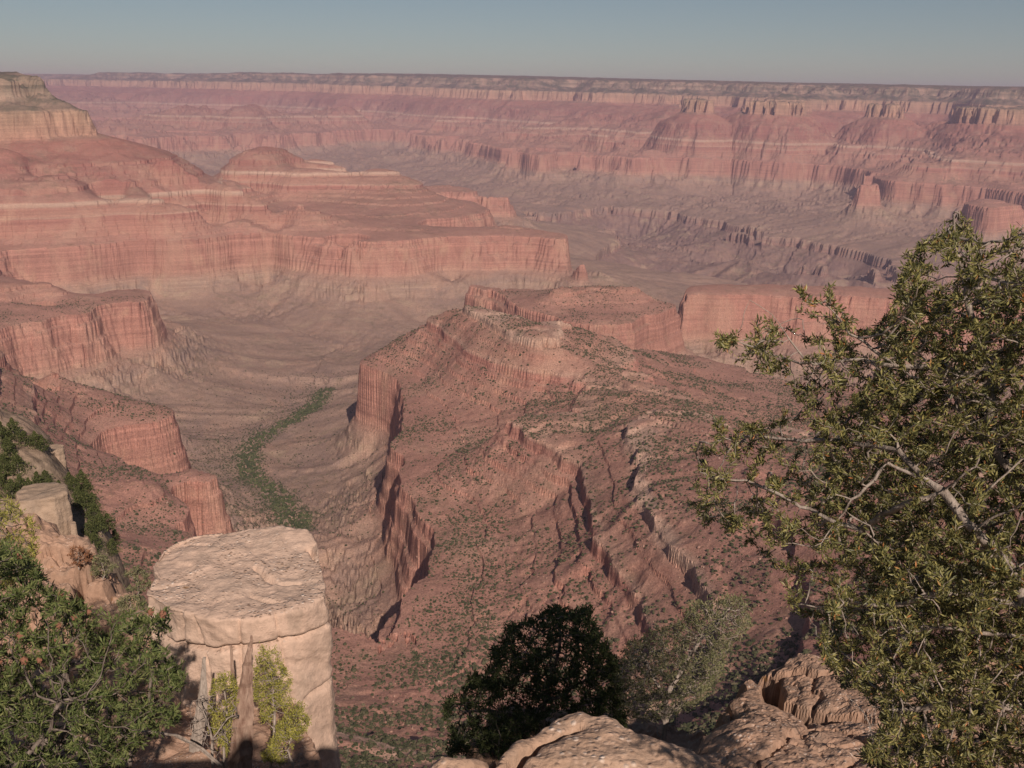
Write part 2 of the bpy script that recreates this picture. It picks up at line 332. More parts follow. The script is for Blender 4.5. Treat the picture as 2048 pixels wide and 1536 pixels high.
import os
Q_ = float(os.environ.get("TERR_Q", "1"))
NA, NR = int(1560 * Q_), int(2300 * Q_)
TH0, TH1 = R(-35.5), R(35.5)
LR0, LR1 = math.log(50.0), math.log(46000.0)
def make_terrain():
    X, w = solve_rbf(_ctl)
    cn, cr = 760, 860
    th = np.linspace(TH0, TH1, cn)[:, None] * np.ones((1, cr)); lr = np.ones((cn, 1)) * np.linspace(LR0, LR1, cr)[None]
    base = eval_rbf(X, w, th, lr)
    base[:, :] = np.where((lr < math.log(7500)), np.minimum(base, -1.0), base)
    # ---- half resolution stage: broad noise and downslope gullies
    hn, hr = NA // 2, NR // 2
    th = np.linspace(TH0, TH1, hn)[:, None] * np.ones((1, hr)); lr = np.ones((hn, 1)) * np.linspace(LR0, LR1, hr)[None]
    r = np.exp(lr); x = r * np.sin(th); y = r * np.cos(th)
    e = bilerp(base, (th - TH0) / (TH1 - TH0) * (cn - 1), (lr - LR0) / (LR1 - LR0) * (cr - 1))
    far = np.clip((r - 6300) / 3500, 0, 1)
    mid = np.clip((r - 400) / 1200, 0, 1)
    wx = x + 160 * fbm(x / 600, y / 600, 3, 71) * mid; wy = y + 160 * fbm(x / 600, y / 600, 3, 83) * mid
    bp = [tuple(at_dist(px, 213, d_)[:2]) for px, d_ in ((-420, 5250), (-150, 5290), (-10, 5325), (20, 5380), (45, 5290), (100, 5300), (166, 5310), (158, 5480), (130, 5750), (90, 6200), (-420, 6300))]
    sel = (r > 4800) & (r < 6900) & (th < R(-11))
    bw = 34 * fbm(x[sel] / 130, y[sel] / 130, 4, 61); sd = sdf_poly(x[sel] + bw, y[sel] - bw, bp)
    eb = np.where(sd < 0, -150 - sd * .92, np.where(sd < 80, -150 - .28 * sd, -172.4 - .62 * (sd - 80)))
    e[sel] = np.maximum(e[sel], np.minimum(eb, -2.0))
    big = 1 - 2 * np.abs(fbm(wx / 1600, wy / 1600, 4, 3))
    e = e + far * np.clip((60 - e) / 60, .1, 1) * (185 * (big - .47))
    side = np.clip((x - 1200) / 1500, 0, 1) * np.clip((r - 6500) / 1500, 0, 1) * np.clip((12500 - r) / 1500, 0, 1)
    e = e + side * 95 * ((1 - 2 * np.abs(fbm(wx / 650 + .0004 * y, wy / 1500, 3, 5))) - .5) * np.where(e < -40, 1, .2)
    for px, d_, rad in ((1378, 10450, 100), (1520, 10600, 270), (1742, 10450, 105), (1960, 10100, 300)):      # pale temples before the far rim
        c_ = at_dist(px, 500, d_); sel = (np.abs(r - d_) < 1500) & (x > 500)
        bw = 55 * fbm(x[sel] / 260, y[sel] / 260, 4, int(px)); dd = np.hypot((x[sel] - c_[0]) * 1.0, (y[sel] - c_[1]) * .7) + bw - rad
        e[sel] = np.maximum(e[sel], np.where(dd < 0, -153 - .03 * (dd + rad), np.where(dd < 60, -157 - .2 * dd, -169 - 1.15 * (dd - 60))))
    medn = (1 - 2 * np.abs(fbm(wx / 520, wy / 520, 4, 11))) - .5
    amp = np.where(e < T - 12, 20.0, 22.0) * mid * (.55 + .9 * far)
    amp = np.where((e > -20) & (r < 9000), amp * .15, amp) * np.clip((r - 300) / 900, .1, 1) * np.where(r < 6500, .6, 1.0)
    e = e + 7 * (1 - 2 * np.abs(fbm(wx / 170 + 9, wy / 170, 3, 13))) * np.clip(1 - np.abs(e - T) / 60, 0, 1) * mid
    e = e + amp * medn
    # gullies: noise smeared along the fall line
    gx, gy = np.gradient(e, (TH1 - TH0) / (hn - 1), (LR1 - LR0) / (hr - 1))
    gl = np.sqrt(gx * gx + gy * gy) + 1e-3
    dx, dy = (gx / gl).astype(np.float32), (gy / gl).astype(np.float32)
    def lic(lam, L, n, seed):
        acc = pnoise(x / lam, y / lam, seed)
        for sgn in (1, -1):
            t_, l_ = th.copy(), lr.copy()
            for k in range(n):
                fi = (t_ - TH0) / (TH1 - TH0) * (hn - 1); fj = (l_ - LR0) / (LR1 - LR0) * (hr - 1)
                i = np.clip(fi, 0, hn - 1).astype(np.int32); j = np.clip(fj, 0, hr - 1).astype(np.int32)
                st = sgn * (L / n) * np.exp(-l_)
                t_ = np.clip(t_ + dx[i, j] * st, TH0, TH1); l_ = np.clip(l_ + dy[i, j] * st, LR0, LR1)
                rr = np.exp(l_)
                acc = acc + pnoise(rr * np.sin(t_) / lam, rr * np.cos(t_) / lam, seed)
        return (acc / math.sqrt(2 * n + 1)).astype(np.float32)
    g1 = lic(150.0, 380.0, 8, 21)
    g2 = lic(45.0, 150.0, 7, 33)
    g1 = np.clip(g1, -1.6, 1.6); g2 = np.clip(g2, -1.6, 1.6)
    gull = (-np.abs(g1) * 2 + .8) * np.where(e < -690, 16, 9) * np.clip((r - 300) / 900, 0, 1) * (1 + far) \
         + (-np.abs(g2) * 2 + .8) * np.where(e < -690, 2.6, 3.4) * np.clip((r - 120) / 300, 0, 1) * (1 - .6 * far)
    # ---- full resolution
    th = np.linspace(TH0, TH1, NA)[:, None] * np.ones((1, NR)); lr = np.ones((NA, 1)) * np.linspace(LR0, LR1, NR)[None]
    jr = np.random.default_rng(3)                    # uneven mesh: no regular teeth along the ledges
    ja = np.clip(1.25 - np.exp(lr) / 2400, 0, 1) * .42; th = th + jr.uniform(-1, 1, th.shape) * ja * (TH1 - TH0) / (NA - 1); lr = lr + jr.uniform(-1, 1, th.shape) * ja * (LR1 - LR0) / (NR - 1)
    r = np.exp(lr); x = r * np.sin(th); y = r * np.cos(th)
    fi = (th - TH0) / (TH1 - TH0) * (hn - 1); fj = (lr - LR0) / (LR1 - LR0) * (hr - 1)
    E = bilerp(e.astype(np.float32), fi, fj); G = bilerp(gull.astype(np.float32), fi, fj)
    G = np.where(E > -20, G * .15, G)
    G = np.where(np.abs(E - T) < 30, G * .22, G)
    G = np.where((E > T + 10) & (r < 9000), G * .4, G)
    E = E + G
    rough = fbm(x / 38, y / 38, 4, 41) * 1.8 * np.clip((r - 60) / 200, .15, 1)
    E = E + rough
    # ledges that come and go along a slope
    sm = np.arange(-660, -370, 6.0); zs = np.convolve(prof(np.arange(-690, -339, 6.0)), np.ones(11) / 11, 'valid'); sm = np.arange(-690, -339, 6.0)[5:-5]
    zsm = np.interp(E, sm, zs); mk = np.clip((fbm(x / 75, y / 75, 3, 97) - .02) * 4.0, 0, .75) * np.clip(1.5 - r / 3500, 0, 1) * np.clip((E - T - 32) / 15, 0, 1) * np.clip((-385 - E) / 20, 0, 1)
    z = prof(E) * (1 - mk) + zsm * mk + dip(x, y)
    hill = np.clip(1 - np.abs(r - 230) / 190, 0, 1) * (x < -20)
    z = z + hill * (fbm(x / 22, y / 22, 5, 58) * 5.0 + (1 - 2 * np.abs(fbm(x / 9, y / 9, 3, 59))) * 1.2)
    z = z + fbm(x / 14, y / 14, 2, 55) * 1.1 * np.clip(1 - r / 5000, 0, 1) + fbm(x / 300, y / 300, 3, 57) * 6 * np.clip(r / 4000, 0, 1)
    return th, lr, x, y, z, E
TH, LR_, TX, TY, TZ, TE = make_terrain()
def terrain_z(x, y):
    th = np.arctan2(x, y); lr = np.log(np.hypot(x, y))
    return bilerp(TZ, (th - TH0) / (TH1 - TH0) * (NA - 1), (lr - LR0) / (LR1 - LR0) * (NR - 1))
def terrain_f(A, x, y):
    th = np.arctan2(x, y); lr = np.log(np.hypot(x, y))
    return bilerp(A, (th - TH0) / (TH1 - TH0) * (NA - 1), (lr - LR0) / (LR1 - LR0) * (NR - 1))

# ------------------------------------------------------------------ material helpers
class NT:
    def __init__(self, name):
        self.m = bpy.data.materials.new(name); self.m.use_nodes = True
        self.t = self.m.node_tree; self.n = self.t.nodes
        self.bsdf = self.n["Principled BSDF"]
        self.bsdf.inputs["Roughness"].default_value = 0.9
        self.bsdf.inputs["Specular IOR Level"].default_value = 0.15
    def new(self, typ, **kw):
        nd = self.n.new(typ)
        for k, v in kw.items(): setattr(nd, k, v)
        return nd
    def link(self, a, b): self.t.links.new(a, b)
    def val(self, sock, v):
        if hasattr(v, "is_linked") or isinstance(v, bpy.types.NodeSocket): self.link(v, sock)
        else: sock.default_value = v
    def math(self, op, a, b=None, c=None, clamp=False):
        nd = self.new("ShaderNodeMath", operation=op, use_clamp=clamp)
        self.val(nd.inputs[0], a)
        if b is not None: self.val(nd.inputs[1], b)
        if c is not None: self.val(nd.inputs[2], c)
        return nd.outputs[0]
    def vmul(self, a, s):
        nd = self.new("ShaderNodeVectorMath", operation='MULTIPLY'); self.link(a, nd.inputs[0]); nd.inputs[1].default_value = s
        return nd.outputs[0]
    def noise(self, vec, scale, detail=4, rough=0.6, dist=0.0):
        nd = self.new("ShaderNodeTexNoise"); nd.inputs["Scale"].default_value = scale; nd.inputs["Detail"].default_value = detail
        nd.inputs["Roughness"].default_value = rough; nd.inputs["Distortion"].default_value = dist
        self.link(vec, nd.inputs["Vector"]); return nd.outputs["Fac"]
    def voro(self, vec, scale, feature='F1', out="Distance"):
        nd = self.new("ShaderNodeTexVoronoi", feature=feature); nd.inputs["Scale"].default_value = scale
        self.link(vec, nd.inputs["Vector"]); return nd.outputs[out]
    def ramp(self, fac, stops, interp='LINEAR'):
        nd = self.new("ShaderNodeValToRGB"); cr = nd.color_ramp; cr.interpolation = interp
        while len(cr.elements) > 1: cr.elements.remove(cr.elements[-1])
        first = True
        for p, c in stops:
            if first: el = cr.elements[0]; el.position = p; first = False
            else: el = cr.elements.new(p)
            el.color = (*c, 1) if len(c) == 3 else c
        self.link(fac, nd.inputs[0]); return nd.outputs[0]
    def maprange(self, v, a, b, c=0.0, d=1.0):
        nd = self.new("ShaderNodeMapRange"); self.link(v, nd.inputs[0])
        for i, q in enumerate((a, b, c, d)): nd.inputs[i + 1].default_value = q
        return nd.outputs[0]
    def mix(self, fac, a, b, mode='MIX'):
        nd = self.new("ShaderNodeMix", data_type='RGBA', blend_type=mode)
        self.val(nd.inputs[0], fac)
        for s, v in ((nd.inputs[6], a), (nd.inputs[7], b)):
            if isinstance(v, tuple): s.default_value = (*v, 1)
            else: self.link(v, s)
        return nd.outputs[2]
    def bump(self, h, strength, dist):
        nd = self.new("ShaderNodeBump"); nd.inputs["Strength"].default_value = strength; nd.inputs["Distance"].default_value = dist
        self.link(h, nd.inputs["Height"]); self.link(nd.outputs[0], self.bsdf.inputs["Normal"])
    def out(self, col): self.link(col, self.bsdf.inputs["Base Color"]); return self.m

def canyon_material():
    t = NT("canyon_rock")
    geo = t.new("ShaderNodeNewGeometry")
    pos = geo.outputs["Position"]
    sep = t.new("ShaderNodeSeparateXYZ"); t.link(pos, sep.inputs[0])
    nrm = t.new("ShaderNodeSeparateXYZ"); t.link(geo.outputs["True Normal"], nrm.inputs[0])
    yy = t.math('MINIMUM', sep.outputs[1], 18000.0)
    s = t.math('SUBTRACT', sep.outputs[2], t.math('MULTIPLY', yy, 0.015))
    s = t.math('ADD', s, t.math('MULTIPLY', sep.outputs[0], 0.010))
    vd = t.new("ShaderNodeVectorMath", operation='DISTANCE'); cxy = t.new("ShaderNodeCombineXYZ"); t.link(sep.outputs[0], cxy.inputs[0]); t.link(sep.outputs[1], cxy.inputs[1]); t.link(cxy.outputs[0], vd.inputs[0]); vd.inputs[1].default_value = (SAG[0], SAG[1], 0)
    s = t.math('ADD', s, t.math('MULTIPLY', t.math('EXPONENT', t.math('MULTIPLY', t.math('POWER', t.math('DIVIDE', vd.outputs["Value"], SAG[2]), 2.0), -1.0)), SAG[3]))
    n1 = t.noise(pos, 0.004, 4, .6)
    s2 = t.math('ADD', s, t.math('MULTIPLY', t.math('SUBTRACT', n1, .5), 14.0))
    f = t.maprange(s2, -1450, 150)
    def p(z): return (z + 1450) / 1600
    base = t.ramp(f, [(p(-1400), (.10, .075, .08)), (p(-1070), (.17, .11, .10)), (p(-1060), (.25, .15, .125)), (p(-1005), (.27, .19, .15)), (p(-860), (.32, .225, .17)), (p(-815), (.36, .20, .15)),
                      (p(-800), (.355, .185, .14)), (p(-662), (.36, .18, .138)), (p(-648), (.36, .185, .138)), (p(-604), (.35, .175, .132)), (p(-597), (.32, .155, .12)), (p(-580), (.33, .16, .125)), (p(-574), (.40, .26, .195)), (p(-568), (.36, .195, .145)), (p(-540), (.33, .16, .12)), (p(-530), (.42, .285, .215)), (p(-520), (.45, .32, .245)), (p(-514), (.33, .17, .13)), (p(-490), (.29, .14, .11)), (p(-400), (.27, .11, .09)),
                      (p(-300), (.37, .145, .11)), (p(-286), (.32, .17, .125)), (p(-276), (.39, .225, .16)), (p(-180), (.41, .265, .18)), (p(-162), (.36, .24, .165)), (p(-150), (.15, .12, .085)),
                      (p(-90), (.36, .265, .195)), (p(-50), (.16, .13, .09)), (p(-40), (.34, .25, .18)), (p(-8), (.32, .235, .17)), (p(-1), (.07, .07, .05))])
    # thin beds
    cz = t.new("ShaderNodeCombineXYZ"); t.link(t.math('MULTIPLY', sep.outputs[0], .0012), cz.inputs[0]); t.link(t.math('MULTIPLY', sep.outputs[1], .0012), cz.inputs[1]); t.link(t.math('MULTIPLY', s, .13), cz.inputs[2])
    beds = t.noise(cz.outputs[0], 1.0, 5, .7)
    cz2 = t.new("ShaderNodeCombineXYZ"); t.link(t.math('MULTIPLY', sep.outputs[0], .03), cz2.inputs[0]); t.link(t.math('MULTIPLY', sep.outputs[1], .03), cz2.inputs[1]); t.link(t.math('MULTIPLY', s, .005), cz2.inputs[2])
    streak = t.noise(cz2.outputs[0], 1.0, 5, .65)
    steep = t.maprange(nrm.outputs[2], .80, .55)
    band = t.ramp(f, [(p(-840), (.1, .1, .1)), (p(-815), (.6, .6, .6)), (p(-650), (.6, .6, .6)), (p(-635), (.12, .12, .12)), (p(-290), (.12, .12, .12)), (p(-276), (1, 1, 1)), (p(-160), (1, 1, 1)), (p(-140), (.3, .3, .3))])
    # rocky faces: bed and streak contrast; slopes: debris of the same layer, duller
    val = t.math('ADD', t.math('MULTIPLY', t.math('SUBTRACT', beds, .5), 1.15), t.math('MULTIPLY', t.math('SUBTRACT', streak, .5), band))
    val = t.math('ADD', 1.0, t.math('MULTIPLY', val, t.math('ADD', .75, t.math('MULTIPLY', steep, .5))))
    sc = t.new("ShaderNodeVectorMath", operation='SCALE'); t.link(base, sc.inputs[0]); t.link(val, sc.inputs[3])
    rock = sc.outputs[0]
    # pale patches on the great cliff
    pale = t.maprange(t.noise(pos, 0.011, 4, .65), .55, .72)
    rock = t.mix(t.math('MULTIPLY', t.math('MULTIPLY', pale, steep), .45), rock, (.47, .31, .21))
    pv = t.vmul(pos, (1, 1, .45))
    rock = t.mix(t.math('MULTIPLY', t.maprange(t.noise(pv, .0075, 5, .7), .50, .64), .5), rock, (.44, .27, .195))
    rock = t.mix(t.math('MULTIPLY', t.maprange(t.noise(pv, .021, 5, .7), .55, .72), .3), rock, (.27, .135, .10))
    lowf = t.maprange(s2, -800, -860)
    vn = t.noise(t.vmul(pos, (1, 1, 2)), .0042, 6, .68, 1.2)
    rock = t.mix(t.math('MULTIPLY', lowf, t.maprange(vn, .50, .62, 0, .75)), rock, (.225, .165, .14))
    rock = t.mix(t.math('MULTIPLY', lowf, t.maprange(vn, .44, .36, 0, .6)), rock, (.38, .29, .20))
    # slope colour: loose soil and low scrub
    soil = t.mix(t.math('MULTIPLY', t.noise(pos, .02, 4, .7), .6), rock, (.37, .235, .178))
    veg = t.noise(pos, .035, 5, .75)
    mvar = t.noise(pos, .0035, 3, .6)
    vf = t.maprange(t.math('ADD', veg, t.math('MULTIPLY', t.math('SUBTRACT', mvar, .5), .6)), .52, .72, 0, .42)
    soil = t.mix(vf, soil, (.085, .085, .045))
    flat = t.math('SUBTRACT', 1.0, steep)
    col = t.mix(flat, rock, soil)
    # woods and brush on the upper layers
    up = t.math('MULTIPLY', t.maprange(s2, -330, -130), t.maprange(t.noise(pos, .006, 5, .7), .40, .56))
    up = t.math('MULTIPLY', up, t.math('ADD', .35, t.math('MULTIPLY', flat, .6)))
    col = t.mix(up, col, (.085, .085, .055))
    # gravel speckle near
    sp = t.noise(pos, .35, 4, .8)
    spv = t.maprange(sp, .32, .68, .58, 1.42)
    sc2 = t.new("ShaderNodeVectorMath", operation='SCALE'); t.link(col, sc2.inputs[0]); t.link(spv, sc2.inputs[3])
    # creek green
    col = sc2.outputs[0]
    hgt = t.math('ADD', t.math('MULTIPLY', t.noise(pos, .03, 6, .65), 14.0), t.math('MULTIPLY', t.math('MULTIPLY', streak, band), 3.5))
    t.bump(hgt, .22, 1.0)
    t.bsdf.inputs["Roughness"].default_value = .95
    t.bsdf.inputs["Specular IOR Level"].default_value = .05
    return t.out(col)

MAT_CANYON = canyon_material()
def terrain_objects():
    idx = np.arange(NA * NR).reshape(NA, NR)
    q = np.stack([idx[:-1, :-1], idx[1:, :-1], idx[1:, 1:], idx[:-1, 1:]], -1).reshape(-1, 4)
    V = np.stack([TX, TY, TZ], -1).reshape(-1, 3)
    o = build_mesh("canyon_terrain", V, q, MAT_CANYON)
    tag(o, kind="structure")
terrain_objects()

def haze():
    x0, x1, y0, y1, z0, z1 = -34000, 34000, -400, 47000, -1700, 420
    V = [(x, y, z) for z in (z0, z1) for y in (y0, y1) for x in (x0, x1)]
    Fc = [(0, 2, 3, 1), (4, 5, 7, 6), (0, 1, 5, 4), (2, 6, 7, 3), (0, 4, 6, 2), (1, 3, 7, 5)]
    mt = bpy.data.materials.new("haze_air"); mt.use_nodes = True
    n = mt.node_tree.nodes; n.remove(n["Principled BSDF"])
    v = n.new("ShaderNodeVolumePrincipled"); v.inputs["Color"].default_value = (.80, .73, .97, 1); v.inputs["Density"].default_value = 3.8e-5; v.inputs["Anisotropy"].default_value = .2
    mt.node_tree.links.new(v.outputs[0], n["Material Output"].inputs["Volume"])
    tag(build_mesh("haze", np.array(V), np.array(Fc), mt), kind="stuff")
haze()

# ------------------------------------------------------------------ scrub on the canyon slopes
rng = np.random.default_rng(7)
def ico():
    p = (1 + 5 ** .5) / 2
    v = np.array([(-1, p, 0), (1, p, 0), (-1, -p, 0), (1, -p, 0), (0, -1, p), (0, 1, p), (0, -1, -p), (0, 1, -p), (p, 0, -1), (p, 0, 1), (-p, 0, -1), (-p, 0, 1)]) / math.hypot(1, p)
    f = np.array([(0, 11, 5), (0, 5, 1), (0, 1, 7), (0, 7, 10), (0, 10, 11), (1, 5, 9), (5, 11, 4), (11, 10, 2), (10, 7, 6), (7, 1, 8), (3, 9, 4), (3, 4, 2), (3, 2, 6), (3, 6, 8), (3, 8, 9), (4, 9, 5), (2, 4, 11), (6, 2, 10), (8, 6, 7), (9, 8, 1)])
    return v, f
ICO_V, ICO_F = ico()
def ico2():
    v = list(map(tuple, ICO_V)); f = []; mid = {}
    def m_(a, b):
        k = (min(a, b), max(a, b))
        if k not in mid:
            q = (np.array(v[a]) + np.array(v[b])); q = q / np.linalg.norm(q); v.append(tuple(q)); mid[k] = len(v) - 1
        return mid[k]
    for a, b, c in ICO_F:
        ab, bc, ca = m_(a, b), m_(b, c), m_(c, a)
        f += [(a, ab, ca), (b, bc, ab), (c, ca, bc), (ab, bc, ca)]
    return np.array(v), np.array(f)
ICO2_V, ICO2_F = ico2()

def leaf_material(name, cols, rough=.6, spec=.25, trans=.0):
    t = NT(name)
    geo = t.new("ShaderNodeNewGeometry")
    c = t.ramp(geo.outputs["Random Per Island"], cols)
    t.bsdf.inputs["Roughness"].default_value = rough
    t.bsdf.inputs["Specular IOR Level"].default_value = spec
    return t.out(c)

def scrub():
    mat = leaf_material("scrub_foliage", [(0, (.045, .052, .026)), (.5, (.075, .08, .042)), (.8, (.11, .10, .06)), (1, (.17, .14, .09))], .9, .05)
    n = 330000
    th = rng.uniform(TH0 * .8, TH1 * .8, n)
    r = np.sqrt(rng.uniform(350.0 ** 2, 3300.0 ** 2, n))
    # more of them near, where they can be told apart
    n2 = 110000
    th = np.concatenate([th, rng.uniform(TH0 * .8, TH1 * .8, n2)]); r = np.concatenate([r, np.exp(rng.uniform(math.log(420), math.log(2200), n2))])
    x, y = r * np.sin(th), r * np.cos(th)
    e = terrain_f(TE, x, y); z = terrain_z(x, y)
    d = 4.0
    slope = np.hypot(terrain_z(x + d, y) - z, terrain_z(x, y + d) - z) / d
    dens = np.where(e > -645, .8, np.where(e > -800, .18, .10))
    dens = dens * np.clip(1.15 - slope * .55, 0, 1) * np.clip(.5 + 2.2 * fbm(x / 120, y / 120, 4, 91), .06, 1.5)
    # creek bed: thick green along the valley line
    creek = np.array([at_dist(px, py, 1)[:2] for px, py in []]).reshape(-1, 2)
    cpts = []
    for px, py, ee in [(600, 1040, -745), (590, 1080, -735), (560, 1000, -768), (500, 950, -790), (495, 905, -812), (530, 870, -828), (600, 840, -850), (635, 800, -872), (650, 775, -885)]:
        v = ray(px, py); tt = float(prof(ee)) / (v[2] - .015 * v[1] + .008 * v[0]); cpts.append((tt * v[0], tt * v[1]))
    cpts = np.array(cpts)
    dc = np.full(x.shape, 1e9)
    for a, b in zip(cpts[:-1], cpts[1:]):
        ab = b - a; tt = np.clip(((x - a[0]) * ab[0] + (y - a[1]) * ab[1]) / (ab @ ab), 0, 1)
        dc = np.minimum(dc, np.hypot(x - a[0] - tt * ab[0], y - a[1] - tt * ab[1]))
    dens = dens + 2.5 * np.exp(-(dc / 27) ** 2) + .6 * np.exp(-(dc / 150) ** 2) * (x < np.interp(y, cpts[::-1][:, 1][np.argsort(cpts[::-1][:, 1])], cpts[::-1][:, 0][np.argsort(cpts[::-1][:, 1])]) + 40)
    dens = dens * np.where(r > 2500, .5, 1)
    keep = rng.random(len(x)) < dens * 1.15
    x, y, z, r, dc = x[keep], y[keep], z[keep], r[keep], dc[keep]
    print("scrub", len(x))
    def blobs(sel, V0, F0, jit):
        m_ = int(sel.sum())
        s = (.4 + rng.random(m_) ** 2.2 * 1.6) * (1 + .9 * np.exp(-(dc[sel] / 30) ** 2)); s = s * np.where(rng.random(m_) < .12, 1.5, 1)
        V = V0[None] * (1 + rng.uniform(-jit, jit, (m_, len(V0), 1)))
        V = V * s[:, None, None] * np.array([1, 1, .8])
        V = V + np.stack([x[sel], y[sel], z[sel] + s * .4], -1)[:, None]
        Fc = F0[None] + (np.arange(m_) * len(V0))[:, None, None]
        return V.reshape(-1, 3), Fc.reshape(-1, 3)
    wet = (dc < 27) & (rng.random(len(dc)) < .8)
    Vw, Fw = blobs(wet, ICO2_V, ICO2_F, .35)
    green = leaf_material("creek_foliage", [(0, (.045, .06, .026)), (.6, (.075, .09, .038)), (1, (.12, .125, .06))], .9, .05)
    tag(build_mesh("creek_thicket", Vw, Fw, green), "band of green trees and thickets along the winding creek bed", "thicket", kind="stuff")
    x, y, z, r, dc = (q[~wet] for q in (x, y, z, r, dc))
    near = r < 1100
    Va, Fa = blobs(near, ICO2_V, ICO2_F, .38)
    Vb, Fb = blobs(~near, ICO_V, ICO_F, .3)
    o = build_mesh("scrub", np.concatenate([Va, Vb]), np.concatenate([Fa, Fb + len(Va)]), mat)
    tag(o, "dark green scrub dotting the red canyon slopes and lining the creek bed", "scrub", kind="stuff")
scrub()
def talus_rocks():
    t = NT("slope_boulder"); geo = t.new("ShaderNodeNewGeometry")
    mat = t.out(t.ramp(geo.outputs["Random Per Island"], [(0, (.30, .17, .13)), (.6, (.38, .235, .18)), (1, (.46, .33, .26))]))
    n = 60000
    th = rng.uniform(TH0 * .8, TH1 * .8, n); r = np.exp(rng.uniform(math.log(400), math.log(1900), n)); x, y = r * np.sin(th), r * np.cos(th)
    e = terrain_f(TE, x, y)
    k = (rng.random(n) < np.clip(.1 + 1.8 * fbm(x / 70, y / 70, 3, 191), .02, 1) * .5) & (e > -700); x, y = x[k], y[k]; z = terrain_z(x, y); m_ = len(x)
    s = .25 + rng.random(m_) ** 3 * 1.5
    V = ICO_V[None] * (1 + rng.uniform(-.35, .35, (m_, 12, 1))) * s[:, None, None] * rng.uniform(.6, 1.3, (m_, 1, 3)) + np.stack([x, y, z + s * .2], -1)[:, None]
    F = ICO_F[None] + (np.arange(m_) * 12)[:, None, None]
    tag(build_mesh("slope_boulders", V.reshape(-1, 3), F.reshape(-1, 3), mat), "pale and rusty boulders strewn over the canyon slopes", "boulders", kind="stuff")
talus_rocks()

# ------------------------------------------------------------------ rock pieces
def limestone(name, c0, c1, scale=1.0, pebble=True, lichen=True):
    t = NT(name)
    tc = t.new("ShaderNodeNewGeometry"); p = tc.outputs["Position"]
    big = t.noise(p, .9 / scale, 5, .65)
    fine = t.noise(p, 9 / scale, 6, .7)
    col = t.mix(t.maprange(big, .35, .65), c0, c1)
    # grey and brown weathering
    wv = t.vmul(p, (1, 1, .35))
    col = t.mix(t.maprange(t.noise(wv, 2.6 / scale, 6, .7), .52, .72, 0, .55), col, (.25, .205, .165))
    sc = t.new("ShaderNodeVectorMath", operation='SCALE'); t.link(col, sc.inputs[0]); t.link(t.maprange(fine, .25, .75, .74, 1.26), sc.inputs[3]); col = sc.outputs[0]
    h = t.math('ADD', t.math('MULTIPLY', fine, .05 * scale), t.math('MULTIPLY', t.noise(p, 40 / scale, 5, .7), .012 * scale))
    if pebble:
        d = t.voro(p, 24 / scale)
        patch = t.maprange(t.noise(p, 1.7 / scale, 4, .6), .42, .56)
        nr = t.new("ShaderNodeSeparateXYZ"); t.link(tc.outputs["True Normal"], nr.inputs[0])
        patch = t.math('MULTIPLY', patch, t.maprange(nr.outputs[2], .45, .8))
        wn = t.new("ShaderNodeTexVoronoi"); wn.inputs["Scale"].default_value = 24 / scale; t.link(p, wn.inputs["Vector"])
        sx = t.new("ShaderNodeSeparateXYZ"); t.link(wn.outputs["Color"], sx.inputs[0])
        pc = t.ramp(sx.outputs[0], [(0, (.26, .17, .12)), (.45, (.50, .35, .26)), (.75, (.58, .44, .35)), (1, (.78, .66, .56))])
        pk = t.math('MULTIPLY', patch, t.maprange(d, .5, .25))
        col = t.mix(t.math('MULTIPLY', pk, .9), col, pc)
        h = t.math('ADD', h, t.math('MULTIPLY', t.math('MULTIPLY', pk, t.maprange(d, .5, 0)), .035 * scale))
    if lichen:
        l = t.maprange(t.noise(p, 3.1 / scale, 5, .6), .67, .72, 0, .7)
        col = t.mix(l, col, (.33, .17, .06))
    t.bump(h, .55, 1.0)
    return t.out(col)
MAT_BLOCK = limestone("limestone_pale", (.60, .43, .33), (.54, .40, .31))
MAT_SLAB = limestone("limestone_ledge", (.50, .35, .255), (.44, .29, .20), .7)
MAT_SOIL = limestone("rim_rock_and_soil", (.42, .27, .19), (.34, .22, .155), .6)
MAT_OUT = limestone("outcrop_stone", (.45, .325, .235), (.36, .265, .19), 22.0, pebble=False, lichen=False)

def d_line(x, y, pts):
    d = np.full(x.shape, 1e9)
    for a, b in zip(pts[:-1], pts[1:]):
        a = np.array(a); ab = np.array(b) - a
        t = np.clip(((x - a[0]) * ab[0] + (y - a[1]) * ab[1]) / (ab @ ab), 0, 1)
        d = np.minimum(d, np.hypot(x - a[0] - t * ab[0], y - a[1] - t * ab[1]))
    return d
def plan(px, d, py=1450):
    v = at_dist(px, py, d); return (v[0], v[1])
def on_z(px, py, z):
    v = ray(px, py); v = v * (z / v[2]); return v

def sheet(name, x0, x1, y0, y1, res, f, mat, zmin):
    nx, ny = int((x1 - x0) / res), int((y1 - y0) / res)
    X, Y = np.meshgrid(np.linspace(x0, x1, nx), np.linspace(y0, y1, ny), indexing='ij')
    Z = f(X, Y)
    idx = np.arange(nx * ny).reshape(nx, ny)
    q = np.stack([idx[:-1, :-1], idx[1:, :-1], idx[1:, 1:], idx[:-1, 1:]], -1).reshape(-1, 4)
    zq = Z.ravel()[q].max(1)
    q = q[zq > zmin]
    used = np.unique(q); remap = -np.ones(nx * ny, dtype=np.int64); remap[used] = np.arange(len(used))
    V = np.stack([X, Y, Z], -1).reshape(-1, 3)[used]
    return build_mesh(name, V, remap[q], mat, smooth=False)

def steps(h, s, k=.75):
    """cut a height into ledges of height s"""
    f = h / s; i = np.floor(f); t = f - i
    return s * (i + np.clip((t - k) / (1 - k), 0, 1) * .75 + t * .25)

